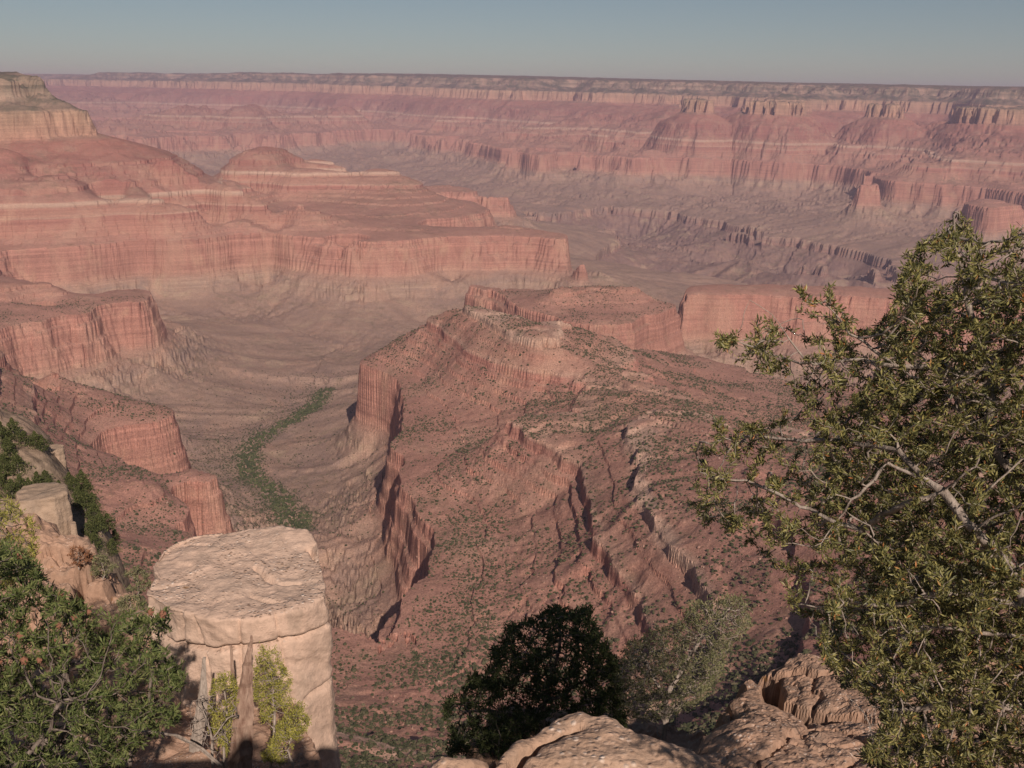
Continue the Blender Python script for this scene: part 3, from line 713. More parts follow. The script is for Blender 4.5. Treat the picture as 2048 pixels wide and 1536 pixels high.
def blocky(X, Y, cell, seed, lo=0.0):
    """fractured rock: a random height for each cell and the distance to the nearest joint between cells"""
    x = X / cell; y = Y / cell; ix = np.floor(x); iy = np.floor(y)
    d1 = np.full(x.shape, 9.0); d2 = np.full(x.shape, 9.0); h1 = np.zeros(x.shape)
    for a in (-1, 0, 1):
        for b_ in (-1, 0, 1):
            h = _hash(ix + a, iy + b_, seed); px_ = ix + a + (h & 255) / 255.0; py_ = iy + b_ + ((h >> 8) & 255) / 255.0; hv = ((h >> 16) & 255) / 255.0
            d = np.hypot(x - px_, y - py_); c_ = d < d1
            d2 = np.where(c_, d1, np.minimum(d2, d)); h1 = np.where(c_, hv, h1); d1 = np.where(c_, d, d1)
    return h1 - .5, (d2 - d1) * cell
SLAB = [plan(850, 3.14), plan(880, 3.20), plan(950, 3.22), plan(1010, 3.32), plan(1090, 3.44), plan(1160, 3.55), plan(1215, 3.50), plan(1300, 3.40), plan(1400, 3.32), plan(1550, 3.20), plan(1750, 3.12), (2.6, 2.6), (3.4, 1.0), (3.0, -5.0), (-4.0, -5.0), (-3.6, 2.3), (-1.6, 2.35), (-.7, 2.45), (-.32, 2.75)]
def slab_z(X, Y):
    wx = X + .05 * fbm(X * 5, Y * 5, 4, 5); wy = Y + .05 * fbm(X * 5, Y * 5, 4, 15)
    d = sdf_poly(wx, wy, SLAB)
    t = np.clip((Y - .5) / 2.3, 0, 1)
    h = -np.interp(Y, [-9, 2.05, 3.04, 3.14], [1.66, 1.66, 2.385, 2.355])
    h = h - .03 * np.clip(np.abs(X - .25) - .1, 0, 2) + fbm(X * 1.6, Y * 1.6, 5, 25) * np.where(Y < 2.9, .02, .05) + .012 * fbm(X * 14, Y * 14, 3, 26)
    h = h - .06 * np.exp(np.clip(d, -1, 0) / .05)                      # rounded lip
    for ln in ([plan(1150, 3.4, 1470), plan(1075, 3.28, 1490), plan(1020, 3.12, 1510), plan(1000, 2.9, 1530)],
               [plan(1010, 3.32, 1475), plan(985, 3.2, 1500), plan(955, 3.08, 1520), plan(950, 2.9, 1530)]):
        dl = d_line(X + .02 * pnoise(X * 14, Y * 14, 3), Y, ln)
        h = h - .16 * np.exp(-(dl / .014) ** 2) - .03 * np.exp(-(dl / .05) ** 2)
    return np.maximum(h - 7.0 * np.clip(d, 0, 1.2), -6.5)
o = sheet("rock_ledge", -.75, 1.95, 2.3, 4.1, .0075, slab_z, MAT_SLAB, -6.4)
tag(o, "sunlit tan rock ledge at the viewpoint edge, cracked and mottled with bush shadow", "rock")
def stand_z(X, Y):
    z = slab_z(X, Y); inside = (X > -.74) & (X < 1.94) & (Y > 2.31) & (Y < 4.1)
    return np.where(inside, z - .25, z)
o = sheet("viewpoint_ground", -4.6, 4.2, -5.4, 4.0, .04, stand_z, MAT_SLAB, -6.4)
tag(o, kind="structure")

# lower shelf on the right, split by a deep crack
RSH = [plan(1330, 4.5), plan(1395, 5.2), plan(1430, 5.9), plan(1465, 6.5), plan(1492, 7.0), plan(1560, 7.5), plan(1650, 7.42), plan(1760, 7.2), (4.3, 6.9), (6.0, 6.5), (6.5, 3.2), (3.2, 2.2), (1.6, 2.4), (.9, 3.4)]
CRK = [on_z(1520, 1330, -4.2)[:2], on_z(1545, 1350, -4.2)[:2], on_z(1552, 1390, -4.1)[:2], on_z(1600, 1405, -4.05)[:2], on_z(1640, 1425, -4.0)[:2]]
CR2 = [on_z(1640, 1425, -4.0)[:2], on_z(1720, 1440, -4.0)[:2], on_z(1800, 1500, -4.0)[:2]]
CR3 = [on_z(1330, 1430, -4.0)[:2], on_z(1400, 1425, -4.0)[:2], on_z(1430, 1440, -4.0)[:2]]
def shelf_z(X, Y):
    wx = X + .14 * fbm(X * 2.5, Y * 2.5, 4, 35); wy = Y + .14 * fbm(X * 2.5, Y * 2.5, 4, 45)
    d = sdf_poly(wx, wy, RSH)
    base = -3.74 - .27 * (Y - 5.1) + .08 * np.clip(X - 2, 0, 4) + .10 * fbm(X * .8, Y * .8, 4, 55)
    bw = X + .12 * fbm(X * 3, Y * 3, 3, 31); bv = Y + .12 * fbm(X * 3, Y * 3, 3, 32)
    c1, j1 = blocky(bw, bv, .8, 5); c2, j2 = blocky(bw, bv, .27, 6)
    base = base + .05 * c1 + .02 * c2
    h = .8 * base + .2 * steps(base, .06) + np.clip(-d / .12, 0, 1) * .03 * (np.abs(fbm(X * 3.3, Y * 3.3, 5, 65)) * 2 - .4) + .016 * np.clip(-d / .12 + .15, 0, 1) * fbm(X * 22, Y * 22, 4, 66)
    h = h - .05 * np.exp(-(j1 / .022) ** 2) - .015 * np.exp(-(j2 / .014) ** 2)
    h = h - .10 * np.exp(np.clip(d, -2, 0) / .08)
    for ln, w, dp in ((CRK, .06, .5), (CR2, .04, .25), (CR3, .05, .35)):
        dl = d_line(X + .05 * fbm(X * 7, Y * 7, 3, 3), Y + .05 * fbm(X * 7, Y * 7, 3, 4), ln)
        h = h - dp * np.exp(-(dl / w) ** 4) - .05 * np.exp(-(dl / .2) ** 2)
    return np.maximum(h - 2.6 * np.clip(d + .05 * fbm(X * 9, Y * 9, 4, 68), 0, 5), -13)
o = sheet("rock_shelf", .2, 6.4, 2.3, 8.6, .016, shelf_z, MAT_SOIL, -12.9)
tag(o, "broken reddish rock shelf split by a dark crack below the leafy bush", "rock")

# shelf on the left under the block and the pines, and the shelf behind it
LSH = [plan(655, 3.6), plan(650, 6.5), plan(640, 8.2), plan(560, 9.5), plan(300, 10.5), plan(100, 10), plan(-400, 9), (-8, 3), (-5, 2.2), (-1.0, 2.2)]
LS2 = [plan(420, 9), plan(330, 11.5, 1150), plan(250, 14.8, 1130), plan(120, 15.5, 1130), plan(-200, 14, 1130), plan(-400, 10), plan(0, 8)]
MSH = [plan(915, 5.2), plan(930, 6.9), plan(1000, 7.6), plan(1250, 7.7), plan(1420, 7.3), plan(1500, 6.5), plan(1500, 4.5), plan(1100, 4.2)]
def low_z(X, Y):
    wx = X + .2 * fbm(X * 1.5, Y * 1.5, 4, 135); wy = Y + .2 * fbm(X * 1.5, Y * 1.5, 4, 145)
    n = fbm(X * .9, Y * .9, 5, 155)
    bw = X + .2 * fbm(X * 2, Y * 2, 3, 31); bv = Y + .2 * fbm(X * 2, Y * 2, 3, 32)
    c1, j1 = blocky(bw, bv, 1.5, 15); c2, j2 = blocky(bw, bv, .5, 16)
    blk = .8 * c1 + .22 * c2 - .3 * np.exp(-(j1 / .09) ** 2) - .10 * np.exp(-(j2 / .05) ** 2)
    b1 = -5.88 + .14 * n + .25 * blk * .3; h1 = .4 * b1 + .6 * steps(b1, .16) - 6 * np.clip(sdf_poly(wx, wy, LSH), 0, 3)
    b2 = -6.7 + .8 * n + .25 * (-X - 4); b2 = b2 - .12 * (Y - 10) + blk * .9 - .3 * n; h2 = .45 * b2 + .55 * steps(b2, .35) - 6 * np.clip(sdf_poly(wx, wy, LS2), 0, 4)
    b3 = -5.15 + .2 * n; h3 = b3 - 6 * np.clip(sdf_poly(wx, wy, MSH), 0, 3)
    return np.maximum(np.maximum(np.maximum(h1, h2), h3), -24) + .07 * (np.abs(fbm(X * 3, Y * 3, 5, 165)) * 2 - .4)
o = sheet("ground", -9.5, 4.5, 2.0, 17.5, .035, low_z, MAT_SOIL, -23.5)
tag(o, kind="structure")

def prism(poly, z0, z1, top_in=0.0):
    """poly: list of (x, y); z0, z1 floats or functions of (x, y)"""
    n = len(poly); V = []
    c = np.mean(np.array(poly), 0)
    for k, zz in enumerate((z0, z1)):
        for q in poly:
            q2 = np.array(q) + (c - np.array(q)) * (top_in if k else 0)
            V.append((q2[0], q2[1], zz(q2[0], q2[1]) if callable(zz) else zz))
    F = [tuple(range(n))[::-1], tuple(range(n, 2 * n))] + [(i, (i + 1) % n, n + (i + 1) % n, n + i) for i in range(n)]
    return V, F
def remeshed(name, prisms, voxel, mat, disp):
    """union of prisms, remeshed on voxels, then weathered by disp(points, normals)"""
    V, F = [], []
    for v, f in prisms:
        o_ = len(V); V += v; F += [tuple(i + o_ for i in q) for q in f]
    me = bpy.data.meshes.new(name); me.from_pydata(V, [], F); me.update()
    import bmesh
    bm = bmesh.new(); bm.from_mesh(me); bmesh.ops.recalc_face_normals(bm, faces=bm.faces); bm.to_mesh(me); bm.free()
    tmp = bpy.data.objects.new(name + "_tmp", me); COL.objects.link(tmp)
    md = tmp.modifiers.new("r", 'REMESH'); md.mode = 'VOXEL'; md.voxel_size = voxel; md.adaptivity = 0
    ms = tmp.modifiers.new("s", 'SMOOTH'); ms.iterations = 1; ms.factor = .5
    dg = bpy.context.evaluated_depsgraph_get()
    out = bpy.data.meshes.new_from_object(tmp.evaluated_get(dg))
    bpy.data.objects.remove(tmp); bpy.data.meshes.remove(me)
    n = len(out.vertices); co = np.empty(n * 3, dtype=np.float32); out.vertices.foreach_get("co", co); co = co.reshape(-1, 3)
    no = np.empty(n * 3, dtype=np.float32); out.vertex_normals.foreach_get("vector", no); no = no.reshape(-1, 3)
    co = co + disp(co.astype(float), no)
    out.vertices.foreach_set("co", co.astype(np.float32).ravel()); out.update()
    out.polygons.foreach_set("use_smooth", np.ones(len(out.polygons), dtype=bool))
    out.name = name; out.materials.clear(); out.materials.append(mat)
    o = bpy.data.objects.new(name, out); COL.objects.link(o)
    return o

# the big pale block
ztop = lambda x, y: -4.92 + .035 * (math.hypot(x, y) - 8.0) - .02 * (x + 2)
def btop(pts): return [tuple(on_z(px, py, -4.92 + .035 * (0 if py > 1180 else 1.5))[:2]) for px, py in pts]
cap = btop([(304, 1208), (340, 1232), (430, 1246), (520, 1240), (600, 1220), (646, 1196), (650, 1170), (640, 1120), (637, 1090), (612, 1070), (560, 1064), (500, 1068), (440, 1076), (390, 1082), (355, 1092), (325, 1112), (304, 1138), (318, 1160), (296, 1180), (290, 1205)])
ca = np.array(cap); cc = ca.mean(0)
def grow_poly(f): return [tuple(cc + (q - cc) * f) for q in ca]
def blk_disp(p, n):
    lay = fbm(p[:, 2] * 3.1, p[:, 0] * .25 + p[:, 1] * .2, 4, 7)
    side = 1 - np.clip(np.abs(n[:, 2]) * 1.5 - .3, 0, 1)
    a = .011 * lay * side + .055 * pnoise3(p * 1.3, 3) + .016 * pnoise3(p * 5.5, 4) + .008 * pnoise3(p * 17, 5)
    # the crack under the cap, deepest at the left front, and a second one lower at the right
    zt = -4.92 + .035 * (np.hypot(p[:, 0], p[:, 1]) - 8.0) - .02 * (p[:, 0] + 2)
    dz = p[:, 2] - (zt - .36 + .06 * np.sin(p[:, 0] * 2.6 + 1.0) + .02 * pnoise(p[:, 0] * 5, p[:, 1] * 5, 9))
    a = a - side * np.exp(-(dz / .022) ** 2) * (.05 + .09 * np.clip((-1.9 - p[:, 0]) / 1.0, 0, 1))
    dz = p[:, 2] - (zt - .95 + .35 * (p[:, 0] + 1.8) + .03 * pnoise(p[:, 0] * 4, p[:, 1] * 4, 19))
    a = a - side * np.exp(-(dz / .03) ** 2) * .06 * (p[:, 0] > -2.1)
    jv, jd = blocky(p[:, 0] * 1.0 + .1 * p[:, 2], p[:, 1] + .12 * p[:, 2], .62, 44)
    a = a + side * (jv * .08 - .03 * np.exp(-(jd / .015) ** 2))
    # shallow steps and curved cracks on the top
    top = np.clip(n[:, 2] * 2 - .8, 0, 1)
    h = .12 * fbm(p[:, 0] * .7, p[:, 1] * .7, 3, 77)
    a = a + top * (steps(h, .05, .9) - h) * .6
    cr = np.zeros(len(p))
    for pts, w, dp in (([(510, 1140), (535, 1158), (555, 1166), (600, 1166)], .02, .05), ([(500, 1192), (530, 1202), (562, 1207)], .018, .035), ([(618, 1100), (640, 1120)], .03, .10),
                       ([(300, 1185), (330, 1178), (370, 1172)], .02, .03), ([(370, 1098), (420, 1100)], .02, .025)):
        ln = [tuple(on_z(a_, b_, -4.88)[:2]) for a_, b_ in pts]
        cr = cr + dp * np.exp(-(d_line(p[:, 0] + .02 * pnoise(p[:, 0] * 9, p[:, 1] * 9, 8), p[:, 1], ln) / w) ** 2)
    a = a - cr * top
    return n * a[:, None]
body = grow_poly(.995)
o = remeshed("limestone_block", [prism(cap, -9.0, ztop, 0), prism(grow_poly(1.005), -9.0, lambda x, y: -6.15 + .1 * math.sin(x * 3))], .02, MAT_BLOCK, blk_disp)
tag(o, "big pale flat-topped limestone block standing at the canyon edge", "rock")

# cream outcrops on the wooded hillside at the left
def outcrop(name, label, px0, px1, pyt, pyb, depth, dist, seed, top_in=.1, lean=0.0):
    b = at_dist((px0 + px1) / 2, pyb, dist)
    w = (px1 - px0) / F_PX * np.linalg.norm(b) ; zt = at_dist((px0 + px1) / 2, pyt, dist + depth * .1)[2]
    az = math.atan2(b[0], b[1]); c, s = math.cos(az), math.sin(az)
    r_ = np.random.default_rng(seed)
    def P2(u, v): return (b[0] + c * u + s * v, b[1] - s * u + c * v)
    poly = [P2(-w / 2, 0), (P2(-w * .2, -w * .12 * r_.random())), P2(w * .2, -w * .1), P2(w / 2, w * .1), P2(w * .52, depth * .6), P2(w * .3, depth), P2(-w * .4, depth), P2(-w * .55, depth * .5)]
    h = zt - b[2]
    pr = [prism(poly, b[2] - h * .6, b[2] + h * .80, top_in), prism([tuple(np.array(q) * (1 - top_in) + np.mean(np.array(poly), 0) * top_in) for q in poly], b[2] + h * .62, zt, top_in * .5)]
    def dsp(p, n):
        side = 1 - np.clip(np.abs(n[:, 2]), 0, 1)
        k = w * .035
        return n * (k * (.9 * fbm(p[:, 2] / h * 5, p[:, 0] / w * .3, 4, seed) * side + 1.1 * pnoise3(p / w * 2.2, seed) + .5 * pnoise3(p / w * 7, seed + 3) + .5 * side * fbm(p[:, 0] / w * 9, p[:, 1] / w * 9, 3, seed)))[:, None]
    o = remeshed(name, pr, max(w, h) / 46, MAT_OUT, dsp)
    tag(o, label, "rock", group="cream outcrops on the wooded slope")
    return o
outcrop("rock_outcrop", "upper cream rock tower with a flat cap on the wooded slope", 94, 134, 898, 970, 6, 288, 1, .06)
outcrop("rock_outcrop", "largest rounded cream cliff face among the trees on the left slope", 52, 146, 992, 1092, 12, 228, 2, .12)
outcrop("rock_outcrop", "slim cream pinnacle just right of the rounded cliff face", 145, 158, 1048, 1092, 2.5, 226, 3, .2)
outcrop("rock_outcrop", "low cream ledge at the picture's left edge under the dark trees", -40, 40, 1022, 1072, 10, 226, 5, .1)
outcrop("rock_outcrop", "broken cream ledge between the two rock faces, beside the upper tower", 70, 98, 920, 952, 5, 286, 6, .15)

# ------------------------------------------------------------------ plants
def grow(seeds, attr, step, infl, kill, iters=400, seed=0, wig=.12):
    """space colonisation from seed polylines towards attractor points"""
    rg = np.random.default_rng(seed)
    nodes, par = [], []
    for s in seeds:
        pts = [np.array(s[0], float)]
        for a, b in zip(s[:-1], s[1:]):
            a, b = np.array(a, float), np.array(b, float); k = max(1, int(np.linalg.norm(b - a) / step))
            perp = rg.normal(0, 1, 3) * step * .45
            for i in range(1, k + 1):
                t = i / k; pts.append(a + (b - a) * t + perp * math.sin(t * math.pi) + rg.normal(0, step * .08, 3))
        if nodes:
            N = np.array(nodes); j = int(np.argmin(np.linalg.norm(N - pts[0], axis=1))); prev = j; pts = pts[1:] if np.linalg.norm(N[j] - pts[0]) < step * 2 else pts
        else: prev = -1
        for q in pts:
            nodes.append(q); par.append(prev); prev = len(nodes) - 1
    N = np.array(nodes); par = list(par)
    A = np.array(attr); alive = np.ones(len(A), bool)
    D = np.full(len(A), 1e9); J = np.zeros(len(A), int)
    def upd(start):
        nonlocal D, J
        d = np.linalg.norm(A[:, None] - N[None, start:], axis=2); j = d.argmin(1); dd = d[np.arange(len(A)), j]
        b = dd < D; D = np.where(b, dd, D); J = np.where(b, j + start, J)
    for s0 in range(0, len(N), 400):
        pass
    upd(0)
    for it in range(iters):
        alive &= D > kill
        act = alive & (D < infl)
        if not act.any():
            if not alive.any(): break
            infl *= 1.5
            if infl > 3: break
            continue
        js = J[act]; v = A[act] - N[js]; v /= np.linalg.norm(v, axis=1)[:, None] + 1e-9
        uj, inv = np.unique(js, return_inverse=True)
        S = np.zeros((len(uj), 3)); np.add.at(S, inv, v)
        S /= np.linalg.norm(S, axis=1)[:, None] + 1e-9
        S += rg.normal(0, wig, S.shape); S /= np.linalg.norm(S, axis=1)[:, None]
        new = N[uj] + S * step
        st = len(N); N = np.concatenate([N, new]); par += list(uj)
        upd(st)
        if len(N) > 52000: break
    return N, np.array(par)

def radii(N, par, r0, expo=2.4, rmax=1e9):
    n = len(N); acc = np.zeros(n); size = np.ones(n)
    for i in range(n - 1, -1, -1):
        if acc[i] == 0: acc[i] = r0 ** expo
        if par[i] >= 0: acc[par[i]] += acc[i]; size[par[i]] += size[i]
    return np.minimum(acc ** (1 / expo), rmax), size

def tubes(name, N, par, rad, mat, parent, k=5):
    d = N - N[np.maximum(par, 0)]
    root = par < 0
    first = {}
    for i, p in enumerate(par):
        if p >= 0 and root[p] and p not in first: first[p] = i
    for r_, c in first.items(): d[r_] = N[c] - N[r_]
    d /= np.linalg.norm(d, axis=1)[:, None] + 1e-9
    ref = np.array([.31, .52, .8]); u = np.cross(d, ref); u /= np.linalg.norm(u, axis=1)[:, None] + 1e-9; w = np.cross(d, u)
    a = np.linspace(0, 2 * math.pi, k, endpoint=False)
    ring = N[:, None] + rad[:, None, None] * (u[:, None] * np.cos(a)[None, :, None] + w[:, None] * np.sin(a)[None, :, None])
    V = ring.reshape(-1, 3)
    ch = np.where(par >= 0)[0]; pa = par[ch]
    j = np.arange(k); j2 = (j + 1) % k
    F = np.stack([pa[:, None] * k + j, pa[:, None] * k + j2, ch[:, None] * k + j2, ch[:, None] * k + j], -1).reshape(-1, 4)
    return build_mesh(name, V, F, mat, parent, smooth=True)

def leaves(name, N, par, size, mat, parent, per, L, Wd, seed=0, max_size=6, spread=.7, up=.25, fold=.3, jitter=.01, gap=.0):
    """small folded leaves round the thin twigs"""
    rg = np.random.default_rng(seed)
    idx = np.where((size <= max_size) & (par >= 0))[0]
    if gap > 0: idx = idx[rg.random(len(idx)) > gap]
    idx = np.repeat(idx, per)
    d = N[idx] - N[par[idx]]; ln = np.linalg.norm(d, axis=1)[:, None] + 1e-9; d /= ln
    base = N[idx] - d * ln * rg.random((len(idx), 1)) + rg.normal(0, jitter, (len(idx), 3))
    dr = d * (1 - spread) + rg.normal(0, 1, d.shape) * spread * .75; dr[:, 2] += up
    dr /= np.linalg.norm(dr, axis=1)[:, None]
    sd = np.cross(dr, rg.normal(0, 1, dr.shape)); sd /= np.linalg.norm(sd, axis=1)[:, None]
    nn = np.cross(dr, sd)
    l = L * rg.uniform(.6, 1.25, (len(idx), 1)); w = Wd * rg.uniform(.7, 1.2, (len(idx), 1))
    p0 = base; p1 = base + dr * l * .55 + sd * w * .5 + nn * w * fold; p2 = base + dr * l + nn * l * .06; p3 = base + dr * l * .55 - sd * w * .5 + nn * w * fold
    V = np.stack([p0, p1, p2, p3], 1).reshape(-1, 3)
    o_ = np.arange(len(idx)) * 4
    F = np.concatenate([np.stack([o_, o_ + 1, o_ + 2], -1), np.stack([o_, o_ + 2, o_ + 3], -1)])
    return build_mesh(name, V, F, mat, parent)

def inside(poly, px, py):
    return sdf_poly(np.asarray(px, float), np.asarray(py, float), poly) < 0
def fill(poly, n, d0, d1, seed, clump=0.0, ceil=None):
    """points spread through the volume whose outline from the viewpoint is poly"""
    rg = np.random.default_rng(seed); P_ = np.array(poly, float)
    lo, hi = P_.min(0), P_.max(0); out = []
    while len(out) < n:
        q = rg.uniform(lo, hi, (n, 2)); q = q[inside(poly, q[:, 0], q[:, 1])]
        dd = rg.uniform(d0, d1, len(q))
        if clump > 0:
            k = (fbm(q[:, 0] / 55, q[:, 1] / 55 + dd * 6 / d0, 3, seed) > -clump * .5 + rg.normal(0, .12, len(q)) - .12); q = q[k]; dd = dd[k]
        for (a, b), c in zip(q, dd): out.append(at_dist(a, b, c))
    return np.array(out[:n])
def V3(*pts): return [at_dist(*p) for p in pts]

def bark(name, c0, c1, sc=30):
    t = NT(name); tc = t.new("ShaderNodeNewGeometry"); p = tc.outputs["Position"]
    n = t.noise(t.vmul(p, (1, 1, .25)), sc, 5, .7)
    t.bump(n, .8, .01)
    return t.out(t.ramp(n, [(.3, c0), (.7, c1)]))
BARK_GREY = bark("bark_pale_grey", (.20, .16, .13), (.48, .41, .35), 60)
BARK_PINE = bark("bark_pine", (.11, .085, .07), (.30, .25, .21), 30)
BARK_SNAG = bark("dead_wood", (.16, .09, .065), (.42, .30, .23), 25)
LEAF_MAH = leaf_material("leaf_olive", [(0, (.075, .08, .03)), (.35, (.125, .125, .045)), (.7, (.20, .185, .06)), (.975, (.31, .275, .10)), (.985, (.40, .16, .06)), (1, (.42, .19, .07))], .45, .35)
LEAF_PINE = leaf_material("needles_green", [(0, (.06, .085, .025)), (.5, (.11, .14, .045)), (1, (.19, .20, .075))], .6, .2)
LEAF_SHADE = leaf_material("needles_painted_shade", [(0, (.045, .062, .025)), (1, (.11, .125, .05))], .7, .15)  # pinyon needles with the big bush's shade painted in as a darker green
LEAF_GREY = leaf_material("leaf_grey_green", [(0, (.10, .11, .05)), (.6, (.18, .18, .085)), (1, (.28, .25, .14))], .6, .2)
LEAF_RUST = leaf_material("leaf_rust", [(0, (.16, .07, .04)), (1, (.34, .17, .09))], .7, .1)
LEAF_YEL = leaf_material("leaf_yellow_green", [(0, (.17, .17, .035)), (.6, (.30, .29, .06)), (1, (.42, .37, .10))], .6, .2)

def plant(name, label, cat, seeds, attr, step, infl, kill, r0, bark_m, leaf_m, leaf, seed, wig=.12, group=None, expo=2.4, rmax=.05, parts=("branches", "foliage")):
    N, par = grow(seeds, attr, step, infl, kill, seed=seed, wig=wig)
    rad, size = radii(N, par, r0, expo, rmax)
    e = bpy.data.objects.new(name, None); COL.objects.link(e); base = N[0].copy(); e.location = base
    N2 = N - base
    tubes(parts[0], N2, par, rad, bark_m, e)
    if leaf: leaves(parts[1], N2, par, size, leaf_m, e, seed=seed, **leaf)
    tag(e, label, cat, group)
    print(name, len(N))
    return e, N2, par, size

# large leafy bush at the right
BUSH = [(1905, 402), (1945, 425), (1990, 560), (2020, 450), (2060, 430), (2600, 250), (3300, 150), (3500, 1300), (2700, 1700), (1820, 1600), (1700, 1515), (1745, 1470), (1765, 1425), (1700, 1390), (1640, 1340), (1615, 1300), (1645, 1245), (1560, 1212), (1600, 1180),
        (1540, 1130), (1500, 1100), (1440, 1065), (1400, 1060), (1362, 1000), (1392, 960), (1378, 900), (1400, 850), (1480, 835), (1560, 830), (1600, 790), (1560, 765), (1460, 742), (1430, 700), (1412, 655), (1480, 665), (1530, 680), (1497, 595), (1545, 650), (1600, 665), (1585, 570), (1640, 640), (1655, 560), (1690, 640), (1745, 640), (1790, 600), (1770, 560), (1800, 520), (1830, 490), (1880, 450)]
def bush():
    at = fill(BUSH, 22000, 2.26, 3.25, 5, .12)
    at = np.concatenate([at, fill([(1790, 620), (1900, 560), (2100, 520), (2500, 600), (2500, 1300), (1800, 1250), (1600, 1000), (1700, 850)], 9000, 2.5, 3.35, 56), fill([(1650, 1180), (1900, 1150), (2500, 1150), (2700, 1700), (1820, 1600), (1710, 1515), (1760, 1430), (1650, 1340), (1630, 1300)], 6000, 2.15, 3.3, 55)])
    th = fill([(1400, 640), (1700, 600), (1700, 800), (1400, 760)], 10, 2.5, 2.8, 6)
    seeds = [V3((2350, 1900, 2.7), (2300, 1500, 2.6), (2048, 1215, 2.45), (1985, 1095, 2.45), (1885, 985, 2.45), (1800, 900, 2.5), (1740, 850, 2.5)),
             V3((2300, 1500, 2.6), (2048, 1275, 2.35), (1960, 1264, 2.33), (1820, 1262, 2.33)),
             V3((2350, 1900, 2.7), (2150, 1200, 2.8), (1990, 900, 2.75), (1965, 700, 2.75), (1930, 560, 2.7), (1907, 430, 2.7)),
             V3((1990, 900, 2.75), (1900, 750, 2.6), (1800, 735, 2.55), (1640, 728, 2.55), (1500, 690, 2.6), (1435, 670, 2.6)),
             V3((1885, 985, 2.45), (1775, 925, 2.45), (1700, 1000, 2.4), (1662, 1058, 2.4)),
             V3((1800, 735, 2.55), (1700, 665, 2.55), (1650, 610, 2.55)), V3((1640, 728, 2.55), (1560, 650, 2.55), (1500, 605, 2.55)),
             V3((2048, 1215, 2.45), (1850, 1190, 2.4), (1700, 1200, 2.4), (1590, 1208, 2.4)),
             V3((1885, 985, 2.45), (1720, 1060, 2.5), (1580, 1000, 2.5), (1420, 960, 2.5)),
             V3((1800, 900, 2.5), (1650, 880, 2.6), (1500, 870, 2.6), (1420, 890, 2.6)),
             V3((2300, 1500, 2.6), (2100, 1420, 2.6), (1950, 1390, 2.5), (1800, 1420, 2.5)), V3((2350, 1900, 2.7), (2550, 1200, 2.7), (2600, 600, 2.8))]
    pxs = 1024 + F_PX * (at @ _RT) / (at @ _F); at = at[rng.random(len(at)) < np.where(pxs < 1640, .42, np.where(pxs < 1760, .7, 1.0))]
    at = at[rng.random(len(at)) < np.where(at[:, 0] / at[:, 1] > .62, .55, 1.0)]
    return plant("leafy_bush", "tall olive-green bush with narrow leaves and pale twigs filling the right side", "bush", seeds, at, .024, .14, .031, .0009, BARK_GREY, LEAF_MAH,
                 dict(per=25, L=.0175, Wd=.0043, max_size=5, spread=.55, up=.15, jitter=.004), 5, .16, rmax=.0135, expo=2.35)
bush()

# pinyon pines
def cones(e, N, par, size, n, seed, py_max=None):
    mt = NT("cone_rust"); mt.bsdf.inputs["Base Color"].default_value = (.27, .13, .085, 1); mt = mt.m
    rg = np.random.default_rng(seed); tips = np.where(size == 1)[0]
    # cones sit on outer shoots, those on the viewer's side
    base = np.array(e.location); w = N[tips] + base
    tips = tips[np.argsort(np.linalg.norm(w, axis=1))[: max(n * 5, 60)]]
    for i in rg.choice(tips, min(n, len(tips)), replace=False):
        s = rg.uniform(.012, .021)
        V = ICO2_V * (1 + .18 * np.where(np.arange(len(ICO2_V))[:, None] % 2, 1, -1)) * s * np.array([1, 1, 1.25]) + N[i]
        build_mesh("cone", V, ICO2_F, mt, e)
PINE_L = [(-350, 1180), (-60, 1090), (30, 1080), (75, 1110), (110, 1180), (180, 1200), (215, 1265), (255, 1225), (300, 1235), (338, 1205), (348, 1255), (318, 1300), (372, 1325), (380, 1375), (340, 1400), (368, 1440), (320, 1475), (240, 1536), (150, 1640), (-350, 1700)]
e, N_, p_, s_ = plant("pinyon_pine", "sunlit pinyon pine with rust-coloured cones at the lower left corner", "tree",
      [V3((150, 1700, 6.9), (110, 1500, 6.9), (150, 1420, 6.9), (130, 1300, 6.9)), V3((110, 1500, 6.9), (-60, 1330, 6.9), (-100, 1180, 6.9)), V3((150, 1700, 6.9), (260, 1540, 6.7), (300, 1400, 6.7), (320, 1290, 6.8)), V3((110, 1500, 6.9), (0, 1560, 6.5), (-200, 1500, 6.4)), V3((0, 1560, 6.5), (100, 1460, 6.4), (140, 1400, 6.3))],
      fill(PINE_L, 6500, 6.0, 7.7, 8, .4), .055, .28, .072, .0022, BARK_PINE, LEAF_PINE, dict(per=20, L=.048, Wd=.010, max_size=4, spread=.6, up=.3, jitter=.010), 8, .18, rmax=.05, parts=("trunk", "crown"))
cones(e, N_, p_, s_, 34, 4)
PINE_B = [(-60, 985), (10, 990), (50, 1020), (70, 1060), (80, 1110), (40, 1180), (-60, 1200)]
plant("pinyon_pine", "yellow-green pine branch tips at the left edge above the cone-bearing pine", "tree",
      [V3((-150, 1400, 8.2), (-60, 1250, 8.2), (-20, 1120, 8.2), (0, 1040, 8.2))], fill(PINE_B, 900, 7.7, 8.7, 18, .2), .055, .3, .07, .002, BARK_PINE, LEAF_YEL,
      dict(per=16, L=.05, Wd=.007, max_size=3, spread=.55, up=.25, jitter=.01), 18, .18, rmax=.03, parts=("trunk", "crown"))
PINE_D = [(1085, 1216), (1125, 1210), (1150, 1228), (1182, 1212), (1195, 1250), (1215, 1285), (1238, 1310), (1248, 1380), (1255, 1440), (1240, 1500), (1100, 1520), (980, 1515), (890, 1510), (905, 1460), (882, 1405), (905, 1385), (945, 1350), (985, 1330), (978, 1300), (1008, 1290), (1000, 1262), (1040, 1240)]
